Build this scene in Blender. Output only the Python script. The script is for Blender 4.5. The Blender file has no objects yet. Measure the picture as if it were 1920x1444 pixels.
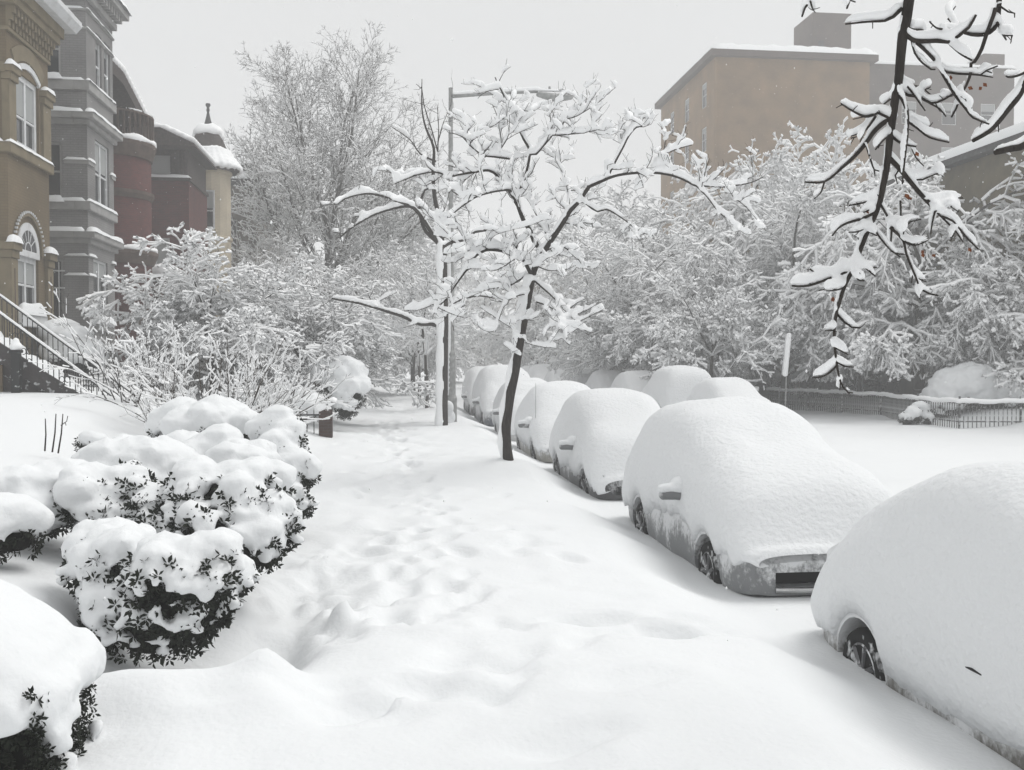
import bpy, bmesh, math, random
import numpy as np
from mathutils import Vector, Matrix, noise as mnoise

# ------------------------------------------------------------------ camera, world, light
SC = bpy.context.scene
COL = SC.collection
W0, H0, FPX = 1920.0, 1444.0, 1850.0
CAMZ = 2.4
YAW, PITCH = math.radians(6.78), math.radians(1.46)
cam_data = bpy.data.cameras.new('camera')
cam = bpy.data.objects.new('camera', cam_data)
COL.objects.link(cam)
cam_data.sensor_width = 36.0
cam_data.lens = 36.0 * FPX / W0
cam_data.clip_start = 0.05
cam_data.clip_end = 2000
cam.location = (0, 0, CAMZ)
cam.rotation_euler = (math.radians(90) - PITCH, 0, -YAW)
SC.camera = cam

world = bpy.data.worlds.new('World')
SC.world = world
world.use_nodes = True
nt = world.node_tree
nt.nodes.clear()
SUN_EL, SUN_AZ = math.radians(56), math.radians(66)   # azimuth measured from +Y towards +X
sky = nt.nodes.new('ShaderNodeTexSky')
sky.sky_type = 'NISHITA'
sky.sun_disc = False
sky.sun_elevation = SUN_EL
sky.sun_rotation = SUN_AZ
sky.dust_density = 6.0
sky.air_density = 1.0
hsv = nt.nodes.new('ShaderNodeHueSaturation')
hsv.inputs['Saturation'].default_value = 0.06
mix = nt.nodes.new('ShaderNodeMix')
mix.data_type = 'RGBA'
mix.inputs[0].default_value = 0.9          # thick even snow cloud over the clear sky
mix.inputs[7].default_value = (6.8, 6.88, 6.92, 1)
bg = nt.nodes.new('ShaderNodeBackground')
bg.inputs['Strength'].default_value = 0.1
out = nt.nodes.new('ShaderNodeOutputWorld')
nt.links.new(sky.outputs[0], hsv.inputs['Color'])
nt.links.new(hsv.outputs[0], mix.inputs[6])
nt.links.new(mix.outputs[2], bg.inputs['Color'])
nt.links.new(bg.outputs[0], out.inputs['Surface'])

sun_data = bpy.data.lights.new('sun', 'SUN')
sun_data.energy = 1.5
sun_data.angle = math.radians(35)
sun_data.color = (1.0, 0.985, 0.96)
sun = bpy.data.objects.new('sun', sun_data)
COL.objects.link(sun)
sun.location = (30, 15, 40)
sd = Vector((math.sin(SUN_AZ) * math.cos(SUN_EL), math.cos(SUN_AZ) * math.cos(SUN_EL), math.sin(SUN_EL)))
sun.rotation_euler = sd.to_track_quat('Z', 'Y').to_euler()

SC.view_settings.view_transform = 'Standard'
SC.view_settings.look = 'None'
SC.view_settings.exposure = 0.22
SC.view_settings.gamma = 1.0
SC.render.engine = 'CYCLES'
SC.cycles.max_bounces = 8
SC.cycles.diffuse_bounces = 3
SC.cycles.volume_bounces = 2
SC.cycles.use_denoising = True
SC.cycles.use_adaptive_sampling = True
SC.cycles.adaptive_threshold = 0.02

# ------------------------------------------------------------------ placing helpers
_fw = Vector((math.sin(YAW) * math.cos(PITCH), math.cos(YAW) * math.cos(PITCH), -math.sin(PITCH)))
_rt = Vector((math.cos(YAW), -math.sin(YAW), 0))
_up = _rt.cross(_fw)

def ray(px, py):
    return _fw + _rt * ((px - W0 / 2) / FPX) + _up * ((H0 / 2 - py) / FPX)

def P(px, py, Y):
    """the point of the street at distance Y that is seen at photo position (px, py)"""
    d = ray(px, py)
    t = Y / d.y
    return Vector((d.x * t, Y, CAMZ + d.z * t))

# ------------------------------------------------------------------ object helpers
def link(o, parent=None):
    COL.objects.link(o)
    if parent is not None:
        o.parent = parent
    return o

def tag(o, label=None, cat=None, group=None, kind=None):
    if label: o['label'] = label
    if cat: o['category'] = cat
    if group: o['group'] = group
    if kind: o['kind'] = kind
    return o

def thing(name, label, cat, loc=(0, 0, 0), rz=0.0, group=None):
    o = bpy.data.objects.new(name, None)
    o.empty_display_size = 0.2
    link(o)
    o.location = loc
    o.rotation_euler = (0, 0, rz)
    return tag(o, label, cat, group)

def np_mesh(name, verts, quads=None, tris=None, mat=None, smooth=True):
    verts = np.asarray(verts, dtype=np.float32).reshape(-1, 3)
    me = bpy.data.meshes.new(name)
    nq = 0 if quads is None else len(quads)
    ntr = 0 if tris is None else len(tris)
    me.vertices.add(len(verts))
    me.vertices.foreach_set('co', verts.ravel())
    loops = []
    starts = []
    if nq:
        loops.append(np.asarray(quads, dtype=np.int32).ravel())
        starts.append(np.arange(nq, dtype=np.int32) * 4)
    if ntr:
        loops.append(np.asarray(tris, dtype=np.int32).ravel())
        starts.append(nq * 4 + np.arange(ntr, dtype=np.int32) * 3)
    loops = np.concatenate(loops)
    starts = np.concatenate(starts)
    me.loops.add(len(loops))
    me.polygons.add(len(starts))
    me.loops.foreach_set('vertex_index', loops)
    me.polygons.foreach_set('loop_start', starts)
    me.update(calc_edges=True)
    me.validate()
    if smooth:
        me.polygons.foreach_set('use_smooth', np.ones(len(me.polygons), dtype=bool))
    if mat is not None:
        me.materials.append(mat)
    return me

def obj(name, me, parent=None, loc=None):
    o = bpy.data.objects.new(name, me)
    link(o, parent)
    if loc is not None:
        o.location = loc
    return o

def grid_faces(nu, nv, off=0, closed_v=False):
    i = np.arange(nu - 1)[:, None]
    nvv = nv if closed_v else nv - 1
    j = np.arange(nvv)[None, :]
    j2 = (j + 1) % nv
    a = i * nv + j
    b = i * nv + j2
    c = (i + 1) * nv + j2
    d = (i + 1) * nv + j
    return np.stack([a, b, c, d], -1).reshape(-1, 4) + off

class MB:
    """collects simple shapes into one mesh"""
    def __init__(self):
        self.v = []; self.f = []
    def add(self, vs, fs):
        o = len(self.v)
        self.v += [tuple(v) for v in vs]
        self.f += [tuple(i + o for i in f) for f in fs]
        return self
    def box(self, x0, x1, y0, y1, z0, z1):
        vs = [(x, y, z) for x in (x0, x1) for y in (y0, y1) for z in (z0, z1)]
        return self.add(vs, [(0, 1, 3, 2), (4, 6, 7, 5), (0, 4, 5, 1), (2, 3, 7, 6), (0, 2, 6, 4), (1, 5, 7, 3)])
    def prism(self, poly, axis, a0, a1):
        """polygon extruded along an axis; poly gives the other two coordinates in order"""
        n = len(poly)
        def pt(u, v, a):
            return {'x': (a, u, v), 'y': (u, a, v), 'z': (u, v, a)}[axis]
        vs = [pt(u, v, a0) for u, v in poly] + [pt(u, v, a1) for u, v in poly]
        fs = [tuple(range(n))[::-1], tuple(range(n, 2 * n))] + [(i, (i + 1) % n, n + (i + 1) % n, n + i) for i in range(n)]
        return self.add(vs, fs)
    def tube(self, pts, r, n=6, cap=True):
        pts = [Vector(p) for p in pts]
        rs = r if isinstance(r, (list, tuple)) else [r] * len(pts)
        o = len(self.v)
        for i, p in enumerate(pts):
            d = (pts[min(i + 1, len(pts) - 1)] - pts[max(i - 1, 0)]).normalized()
            a = d.cross(Vector((0.31, 0.2, 0.93)))
            if a.length < 0.05: a = d.cross(Vector((1, 0, 0)))
            a.normalize(); b = d.cross(a)
            for k in range(n):
                t = 2 * math.pi * k / n
                self.v.append(tuple(p + a * (rs[i] * math.cos(t)) + b * (rs[i] * math.sin(t))))
        for i in range(len(pts) - 1):
            for k in range(n):
                k2 = (k + 1) % n
                self.f.append((o + i * n + k, o + i * n + k2, o + (i + 1) * n + k2, o + (i + 1) * n + k))
        if cap:
            self.f.append(tuple(o + k for k in range(n))[::-1])
            self.f.append(tuple(o + (len(pts) - 1) * n + k for k in range(n)))
        return self
    def lathe(self, prof, c=(0, 0, 0), n=24, axis='z'):
        o = len(self.v)
        for r, h in prof:
            for k in range(n):
                t = 2 * math.pi * k / n
                u, v = r * math.cos(t), r * math.sin(t)
                p = {'z': (u, v, h), 'x': (h, u, v), 'y': (u, h, v)}[axis]
                self.v.append((p[0] + c[0], p[1] + c[1], p[2] + c[2]))
        for i in range(len(prof) - 1):
            for k in range(n):
                k2 = (k + 1) % n
                self.f.append((o + i * n + k, o + i * n + k2, o + (i + 1) * n + k2, o + (i + 1) * n + k))
        self.f.append(tuple(o + k for k in range(n))[::-1])
        self.f.append(tuple(o + (len(prof) - 1) * n + k for k in range(n)))
        return self
    def mesh(self, name, mat, smooth=False, bevel=0.0, angle=None):
        me = bpy.data.meshes.new(name)
        me.from_pydata(self.v, [], self.f)
        bm = bmesh.new(); bm.from_mesh(me)
        bmesh.ops.recalc_face_normals(bm, faces=bm.faces)
        if bevel:
            bmesh.ops.bevel(bm, geom=[e for e in bm.edges if len(e.link_faces) == 2 and e.calc_face_angle(0) > 0.6],
                            offset=bevel, segments=2, affect='EDGES', clamp_overlap=True)
        bm.to_mesh(me); bm.free()
        if smooth:
            for p in me.polygons: p.use_smooth = True
        me.materials.append(mat)
        return me
    def build(self, name, mat, parent=None, **k):
        return obj(name, self.mesh(name, mat, **k), parent)

_ico = {}
def ico(sub=1):
    if sub not in _ico:
        bm = bmesh.new()
        bmesh.ops.create_icosphere(bm, subdivisions=sub, radius=1.0)
        _ico[sub] = (np.array([v.co[:] for v in bm.verts]), np.array([[v.index for v in f.verts] for f in bm.faces]))
        bm.free()
    return _ico[sub]

def blobs_mesh(name, blobs, mat, voxel, sub=1, smooth_it=4, disp=0.0, dscale=8.0):
    """snow lumps grown together: overlapping round lumps joined into one skin.
    blobs: rows x y z rx ry rz"""
    b = np.asarray(blobs, dtype=np.float64)
    iv, it = ico(sub)
    v = (iv[None] * b[:, None, 3:6] + b[:, None, 0:3]).reshape(-1, 3)
    t = (it[None] + (np.arange(len(b)) * len(iv))[:, None, None]).reshape(-1, 3)
    me = np_mesh('tmp', v, tris=t)
    o = bpy.data.objects.new('tmp', me)
    COL.objects.link(o)
    m = o.modifiers.new('r', 'REMESH'); m.mode = 'VOXEL'; m.voxel_size = voxel; m.use_smooth_shade = True
    if smooth_it:
        s = o.modifiers.new('s', 'SMOOTH'); s.iterations = smooth_it; s.factor = 0.5
    dg = bpy.context.evaluated_depsgraph_get()
    res = bpy.data.meshes.new_from_object(o.evaluated_get(dg))
    bpy.data.objects.remove(o); bpy.data.meshes.remove(me)
    res.name = name
    n = len(res.vertices)
    if disp and n:
        co = np.empty(n * 3, dtype=np.float32); res.vertices.foreach_get('co', co); co = co.reshape(-1, 3)
        no = np.empty(n * 3, dtype=np.float32); res.vertices.foreach_get('normal', no); no = no.reshape(-1, 3)
        co += no * (vnoise3(co * dscale)[:, None] * disp)
        res.vertices.foreach_set('co', co.ravel())
    res.materials.clear(); res.materials.append(mat)
    res.polygons.foreach_set('use_smooth', np.ones(len(res.polygons), dtype=bool))
    res.update()
    return res

# vectorised value noise, result about -1..1
def _h(ix, iy, iz, s=0):
    n = (ix * 374761393 + iy * 668265263 + iz * 2147483647 + s * 974711) & 0xffffffff
    n = ((n ^ (n >> 13)) * 1274126177) & 0xffffffff
    n = n ^ (n >> 16)
    return (n & 0xffff) / 32767.5 - 1.0

def vnoise3(p, seed=0):
    p = np.asarray(p, dtype=np.float64)
    i = np.floor(p).astype(np.int64); f = p - i
    f = f * f * (3 - 2 * f)
    r = 0
    for dx in (0, 1):
        wx = f[..., 0] if dx else 1 - f[..., 0]
        for dy in (0, 1):
            wy = f[..., 1] if dy else 1 - f[..., 1]
            for dz in (0, 1):
                wz = f[..., 2] if dz else 1 - f[..., 2]
                r = r + wx * wy * wz * _h(i[..., 0] + dx, i[..., 1] + dy, i[..., 2] + dz, seed)
    return r

def vnoise2(x, y, seed=0):
    return vnoise3(np.stack([x, y, np.zeros_like(x) + 0.37], -1), seed)

def fbm2(x, y, oct=3, seed=0):
    r = 0; a = 1.0
    for k in range(oct):
        r = r + a * vnoise2(x * 2 ** k + 17 * k, y * 2 ** k - 9 * k, seed + k)
        a *= 0.5
    return r

def sstep(a, b, x):
    t = np.clip((x - a) / (b - a), 0, 1)
    return t * t * (3 - 2 * t)

# ------------------------------------------------------------------ materials
def nodes_of(m):
    m.use_nodes = True
    n = m.node_tree
    return n, n.nodes['Principled BSDF']

def new_mat(name, col, rough=0.8, spec=0.3, metal=0.0):
    m = bpy.data.materials.new(name)
    n, b = nodes_of(m)
    b.inputs['Base Color'].default_value = (*col, 1)
    b.inputs['Roughness'].default_value = rough
    b.inputs['Specular IOR Level'].default_value = spec
    b.inputs['Metallic'].default_value = metal
    return m

def add_noise(m, col2, scale, lo=0.4, hi=0.6, detail=4, bump=0.0, bscale=None, coord='Object', stretch=(1, 1, 1), dist=0.02):
    n, b = nodes_of(m)
    tc = n.nodes.new('ShaderNodeTexCoord')
    mp = n.nodes.new('ShaderNodeMapping'); mp.inputs['Scale'].default_value = stretch
    n.links.new(tc.outputs[coord], mp.inputs['Vector'])
    if col2 is not None:
        t = n.nodes.new('ShaderNodeTexNoise')
        t.inputs['Scale'].default_value = scale; t.inputs['Detail'].default_value = detail
        n.links.new(mp.outputs[0], t.inputs['Vector'])
        r = n.nodes.new('ShaderNodeMapRange')
        r.inputs['From Min'].default_value = lo; r.inputs['From Max'].default_value = hi
        n.links.new(t.outputs['Fac'], r.inputs['Value'])
        mx = n.nodes.new('ShaderNodeMix'); mx.data_type = 'RGBA'
        mx.inputs[6].default_value = b.inputs['Base Color'].default_value[:]
        mx.inputs[7].default_value = (*col2, 1)
        n.links.new(r.outputs[0], mx.inputs[0])
        n.links.new(mx.outputs[2], b.inputs['Base Color'])
    if bump:
        t2 = n.nodes.new('ShaderNodeTexNoise')
        t2.inputs['Scale'].default_value = bscale or scale; t2.inputs['Detail'].default_value = 5
        n.links.new(mp.outputs[0], t2.inputs['Vector'])
        bp = n.nodes.new('ShaderNodeBump'); bp.inputs['Strength'].default_value = bump; bp.inputs['Distance'].default_value = dist
        n.links.new(t2.outputs['Fac'], bp.inputs['Height'])
        n.links.new(bp.outputs[0], b.inputs['Normal'])
    return m

M = {}
M['snow'] = add_noise(new_mat('snow', (0.78, 0.793, 0.802), 0.75, 0.2), None, 1, bump=0.45, bscale=24, dist=0.014)
M['snow_grainy'] = add_noise(new_mat('snow_grainy', (0.77, 0.782, 0.792), 0.75, 0.2), None, 1, bump=0.6, bscale=19, dist=0.035)
M['snow_branch'] = new_mat('snow_on_branches', (0.91, 0.915, 0.92), 0.8, 0.1)
M['bark'] = add_noise(new_mat('bark', (0.022, 0.018, 0.016), 0.9, 0.2), (0.05, 0.042, 0.036), 30, 0.35, 0.7, bump=0.8, bscale=45, stretch=(1, 1, 0.25))
M['twig'] = new_mat('twig', (0.03, 0.025, 0.022), 0.9, 0.1)
M['twig_grey'] = new_mat('grey_twig', (0.07, 0.064, 0.06), 0.9, 0.1)
# ------------------------------------------------------------------ the snow-covered ground
CARS_NEAR = []      # filled below: (y_front, y_rear) of the cars at the kerb
rngf = random.Random(5)
PRINTS = []         # footprints x, y, angle, depth, length
def _trail(pts, step, side, depth, rng):
    pts = [Vector((a, b)) for a, b in pts]
    k = 0
    for a, b in zip(pts[:-1], pts[1:]):
        d = b - a; n = max(1, int(d.length / step)); u = d.normalized(); v = Vector((-u.y, u.x))
        for i in range(n):
            q = a + d * (i / n) + v * (side if k % 2 else -side) + Vector((rng.uniform(-.08, .08), rng.uniform(-.1, .1)))
            PRINTS.append((q.x, q.y, math.atan2(u.y, u.x) + rng.uniform(-.25, .25), depth * rng.uniform(.5, 1.25), rng.uniform(.17, .26)))
            k += 1
def G(px, py, z=0.6):
    d = ray(px, py); t = (z - CAMZ) / d.z
    return (d.x * t, d.y * t)
_trail([G(640, 1320), G(760, 1290), G(900, 1262), G(980, 1235), G(1110, 1168), G(1240, 1180), G(1340, 1180)], .36, .10, .075, rngf)
_trail([G(690, 1150), G(740, 1080), G(800, 1020), G(830, 960), G(800, 930), G(770, 900), G(750, 870)], .42, .13, .075, rngf)
_trail([G(750, 870), G(745, 835), G(730, 800), G(720, 770), G(728, 745)], .55, .14, .09, rngf)
_trail([G(860, 1300), G(880, 1180), G(860, 1090), G(820, 1030)], .45, .14, .06, rngf)
_trail([G(960, 995), G(990, 1030), G(1060, 1050), G(1120, 1060)], .5, .1, .045, rngf)
for px, py, dp in ((1110, 1166, .10), (1150, 1185, .06), (1300, 1155, .06), (1220, 1195, .07), (1330, 1180, .06), (985, 995, .05), (978, 1023, .05),
                   (1180, 1290, .04), (440, 1320, .05), (1070, 1380, .05), (1010, 1400, .04), (650, 1320, .07), (690, 1345, .05), (590, 1300, .06), (880, 1250, .07), (870, 1300, .08)):
    x, y = G(px, py); PRINTS.append((x, y, .1, dp, .3))
for k in range(90):
    y = 6.5 + 20 * rngf.random() ** 1.3; x = rngf.gauss(-.05, .55)
    PRINTS.append((x, y, rngf.uniform(.9, 2.2), rngf.uniform(.02, .06), rngf.uniform(.14, .24)))
LUMPS = []          # kicked-up lumps of snow
for px, py, r, h in ((620, 1045, .12, .10), (640, 1140, .09, .12), (705, 1160, .08, .10), (745, 1320, .05, .05), (660, 1335, .05, .04), (720, 1300, .09, .05),
                     (780, 1120, .3, .05), (900, 1110, .25, .04), (730, 1050, .3, .06), (840, 1180, .3, .05)):
    x, y = G(px, py); LUMPS.append((x, y, r, h))
for k in range(46):
    x, y = G(rngf.gauss(585, 45), rngf.gauss(1100, 42)); r_ = rngf.uniform(.05, .14); LUMPS.append((x, y, r_, r_ * rngf.uniform(.35, .8)))

def Hg(x, y):
    """height of the snow surface"""
    x = np.asarray(x, dtype=np.float64); y = np.asarray(y, dtype=np.float64)
    z = 0.60 + 0.05 * fbm2(x * .7, y * .5, 3, 3) + 0.016 * fbm2(x * 3, y * 3, 3, 11)
    # path trodden down the middle of the pavement
    cx = -0.15 + 0.35 * np.sin(y * .35 + 1.0)
    tr = np.exp(-((x - cx) / .95) ** 2) * sstep(5.5, 8, y)
    z -= 0.10 * tr
    z += 0.055 * tr * fbm2(x * 2.6, y * 2.2, 2, 21)
    # front yards behind a low bank
    yard = sstep(-1.35, -3.2, x)
    z += yard * (0.42 + 0.09 * fbm2(x * .5, y * .35, 2, 31)) + sstep(-3.0, -8.5, x) * 0.42
    z += 0.42 * sstep(-3.6, -5.4, x) * sstep(11, 17, y)
    nearbank = np.exp(-((y - 5.4) / .95) ** 2) * sstep(-1.45, -2.1, x)
    z += 0.12 * nearbank
    # rim of the snow in front of the clipped bushes, and the hollow under them
    z += 0.16 * np.exp(-((y - 5.35) / .28) ** 2) * sstep(-.30, -.72, x) * sstep(-1.9, -1.4, x)
    z += 0.09 * np.exp(-((y - 5.55) / .20) ** 2 - ((x + .72) / .13) ** 2)
    hol = np.exp(-((y - 6.5) / .75) ** 4 - ((x + 1.3) / .70) ** 4)
    z -= 0.32 * hol
    hol2 = np.exp(-((y - 7.4) / 1.1) ** 4 - ((x + .75) / .28) ** 2)
    z -= 0.14 * hol2
    # snow falls away towards the cars at the kerb
    edge = 2.95 + 0.10 * np.sin(y * 1.3) + 0.05 * np.sin(y * 3.1 + 2)
    fall = sstep(edge - .95, edge + .05, x)
    z = z * (1 - fall) + (0.28 + 0.03 * vnoise2(x * 1.5, y * 1.5, 41)) * fall
    # roadway with old filled-in ruts
    road = sstep(5.0, 5.8, x) * (1 - sstep(11.0, 11.9, x))
    rut = np.exp(-((x - 6.4) / .28) ** 2) + np.exp(-((x - 7.9) / .28) ** 2)
    z += road * (0.07 + 0.06 * fbm2(x * 1.1, y * .6, 3, 51) - 0.10 * rut)
    lot = sstep(9, 12, x)
    z += lot * (0.05 + 0.05 * fbm2(x * .8, y * .8, 3, 55))
    bank = sstep(17.6, 20.0, x + (y - 28) * .10)
    z += bank * 0.45
    # mound round the street tree
    z += 0.12 * np.exp(-((x - 1.75) ** 2 + (y - 16.4) ** 2) / .5)
    z += 0.10 * np.exp(-((y - 17.5) / 3.5) ** 2) * np.exp(-((x - .6) / 1.6) ** 2)
    # footprints and kicked-up lumps in the nearer snow
    near = (y > 2) & (y < 30) & (np.abs(x) < 5)
    if near.any():
        xn, yn = x[near], y[near]; dz = np.zeros_like(xn)
        for px_, py_, a, dp, ln in PRINTS:
            m = (np.abs(xn - px_) < .7) & (np.abs(yn - py_) < .7)
            if not m.any(): continue
            u = (xn[m] - px_) * math.cos(a) + (yn[m] - py_) * math.sin(a)
            v = -(xn[m] - px_) * math.sin(a) + (yn[m] - py_) * math.cos(a)
            r2 = (u / ln) ** 2 + (v / (ln * .5)) ** 2
            dz[m] += -1.0 * dp * np.exp(-r2 ** 2.2) + dp * .12 * np.exp(-((np.sqrt(r2) - 1.5) / .4) ** 2)
        for lx, ly, r, h in LUMPS:
            m = (np.abs(xn - lx) < 3 * r) & (np.abs(yn - ly) < 3 * r)
            if not m.any(): continue
            r2 = ((xn[m] - lx) ** 2 + (yn[m] - ly) ** 2) / r ** 2
            dz[m] += .62 * h * np.exp(-r2 ** 2.2) * (1 + .4 * vnoise2(xn[m] * 14, yn[m] * 14, 71))
        z[near] += dz
    return z

def hz(x, y):
    return float(Hg(np.array([x]), np.array([y]))[0])

xs = np.concatenate([-np.geomspace(4.2, 260, 46)[::-1], np.arange(-4.1, 4.11, .05), np.geomspace(4.2, 260, 60)])
ys = [-40, -25, -15, -9, -5, -2.5, 0, 1.2]
y_ = 2.0
while y_ < 500:
    ys.append(y_); y_ += max(.046, .0068 * y_) if y_ < 60 else y_ * .06
ys = np.array(ys)
gx, gy = np.meshgrid(xs, ys, indexing='ij')
gz = Hg(gx.ravel(), gy.ravel()).reshape(gx.shape)
g = obj('ground', np_mesh('ground', np.stack([gx, gy, gz], -1), quads=grid_faces(len(xs), len(ys))[:, ::-1], mat=M['snow']))
tag(g, 'deep trodden snow over pavement, road and yards', 'snow', kind='structure')
# ------------------------------------------------------------------ cars under snow
def car_paint(name, col, z0=.38, z1=.62, k=.5):
    """paint that shows low down where the blown snow has not stuck"""
    m = new_mat(name, col, 0.35, 0.5)
    n, b = nodes_of(m)
    tc = n.nodes.new('ShaderNodeTexCoord'); sp = n.nodes.new('ShaderNodeSeparateXYZ'); n.links.new(tc.outputs['Object'], sp.inputs[0])
    def noise(scale, st):
        mp = n.nodes.new('ShaderNodeMapping'); mp.inputs['Scale'].default_value = st; n.links.new(tc.outputs['Object'], mp.inputs['Vector'])
        t = n.nodes.new('ShaderNodeTexNoise'); t.inputs['Scale'].default_value = scale; t.inputs['Detail'].default_value = 8; t.inputs['Roughness'].default_value = .65
        n.links.new(mp.outputs[0], t.inputs['Vector']); return t
    def math_(op, a, b_):
        q = n.nodes.new('ShaderNodeMath'); q.operation = op
        for i, v in enumerate((a, b_)):
            if isinstance(v, (int, float)): q.inputs[i].default_value = v
            else: n.links.new(v, q.inputs[i])
        return q.outputs[0]
    na = noise(3.2, (1, 1, .45)); nb = noise(22, (1, 1, .8))
    v = math_('ADD', sp.outputs[2], math_('ADD', math_('MULTIPLY', math_('SUBTRACT', na.outputs['Fac'], .5), k * 1.6), math_('MULTIPLY', math_('SUBTRACT', nb.outputs['Fac'], .5), k)))
    r = n.nodes.new('ShaderNodeMapRange'); r.interpolation_type = 'SMOOTHSTEP'
    r.inputs['From Min'].default_value = z0; r.inputs['From Max'].default_value = z1; r.inputs['To Min'].default_value = .06; r.inputs['To Max'].default_value = .97
    n.links.new(v, r.inputs['Value'])
    mx = n.nodes.new('ShaderNodeMix'); mx.data_type = 'RGBA'; mx.inputs[6].default_value = (*col, 1); mx.inputs[7].default_value = (.76, .77, .78, 1)
    n.links.new(r.outputs[0], mx.inputs[0]); n.links.new(mx.outputs[2], b.inputs['Base Color'])
    r2 = n.nodes.new('ShaderNodeMapRange'); r2.inputs['To Min'].default_value = .35; r2.inputs['To Max'].default_value = .85
    n.links.new(r.outputs[0], r2.inputs['Value']); n.links.new(r2.outputs[0], b.inputs['Roughness'])
    bp = n.nodes.new('ShaderNodeBump'); bp.inputs['Strength'].default_value = .5; bp.inputs['Distance'].default_value = .02
    n.links.new(math_('MULTIPLY', nb.outputs['Fac'], r.outputs[0]), bp.inputs['Height']); n.links.new(bp.outputs[0], b.inputs['Normal'])
    return m
M['silver'] = car_paint('silver_paint', (0.16, 0.165, 0.17), .38, .70, .75)
M['tan_paint'] = car_paint('tan_paint', (0.10, 0.092, 0.075), .30, .52, .4)
M['dark_paint'] = car_paint('dark_paint', (0.035, 0.036, 0.038), .42, .70, .6)
M['beige_paint'] = car_paint('beige_paint', (0.28, 0.27, 0.24), .38, .62, .5)
M['white_paint'] = car_paint('white_paint', (0.6, 0.6, 0.6), .38, .62, .5)
M['blue_paint'] = car_paint('blue_grey_paint', (0.07, 0.08, 0.10), .38, .62, .5)
M['mirror_grey'] = add_noise(new_mat('mirror_grey', (.17, .175, .18), .4, .4), (.7, .71, .72), 9, .52, .7)
M['rubber'] = add_noise(new_mat('rubber', (0.015, 0.015, 0.015), 0.85, 0.2), (0.7, 0.71, 0.72), 9, .56, .68, detail=5)
M['alloy'] = add_noise(new_mat('alloy', (0.12, 0.12, 0.125), 0.4, 0.5, 0.6), (0.75, 0.76, 0.77), 12, .50, .62, detail=5)
M['black_plastic'] = new_mat('black_plastic', (0.008, 0.008, 0.009), 0.6, 0.3)
M['chrome'] = new_mat('chrome', (0.5, 0.5, 0.5), 0.25, 0.5, 0.9)

def interp(keys, s):
    ks = np.array(keys, dtype=float)
    # smooth (cosine-free) interpolation through keys: sample linear then blur
    return np.interp(s, ks[:, 0], ks[:, 1])

KINDS = {
 # length, half width, body top profile (s from the nose), snow top profile, wheel positions s, belt
 'sedan': dict(L=4.55, hw=.88, body=[(0, .55), (.05, .62), (.25, .80), (1.15, .95), (1.75, 1.22), (2.2, 1.42), (3.2, 1.44), (3.75, 1.18), (4.0, 1.05), (4.5, .98), (4.55, .6)],
               snow=[(0, .62), (.08, 1.0), (.3, 1.27), (.8, 1.40), (1.4, 1.55), (2.1, 1.84), (2.7, 1.95), (3.4, 1.92), (4.0, 1.70), (4.35, 1.45), (4.5, 1.15), (4.55, .7)], wh=(.90, 3.55), wr=.31),
 'hatch': dict(L=4.25, hw=.87, body=[(0, .55), (.05, .65), (.2, .85), (1.0, 1.0), (1.55, 1.3), (2.0, 1.48), (3.3, 1.50), (3.8, 1.25), (4.15, 1.02), (4.25, .55)],
               snow=[(0, .6), (.15, 1.0), (.9, 1.35), (1.6, 1.74), (2.2, 1.90), (2.8, 1.88), (3.3, 1.68), (3.75, 1.45), (4.05, 1.24), (4.2, 1.0), (4.25, .65)], wh=(.85, 3.38), wr=.31),
 'suv': dict(L=4.6, hw=.92, body=[(0, .6), (.05, .8), (.25, 1.0), (1.2, 1.12), (1.7, 1.5), (2.0, 1.72), (4.2, 1.74), (4.5, 1.3), (4.6, .6)],
             snow=[(0, .7), (.12, 1.15), (.9, 1.48), (1.5, 1.85), (2.0, 2.12), (3.0, 2.2), (4.0, 2.15), (4.4, 1.9), (4.55, 1.4), (4.6, .8)], wh=(.92, 3.55), wr=.36),
}

def smooth_prof(keys, s, w=.18):
    fine = np.linspace(-.5, 6, 1301)
    v = np.interp(fine, [k[0] for k in keys], [k[1] for k in keys])
    n = max(1, int(w / .005)); ker = np.hanning(2 * n + 1); ker /= ker.sum()
    v2 = np.convolve(np.pad(v, n, mode='edge'), ker, mode='valid')
    return np.interp(s, fine, v2)

def stations(L, n):
    t = np.linspace(0, 1, n)
    return L * (0.5 - 0.5 * np.cos(np.pi * t)) * .55 + L * t * .45

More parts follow.
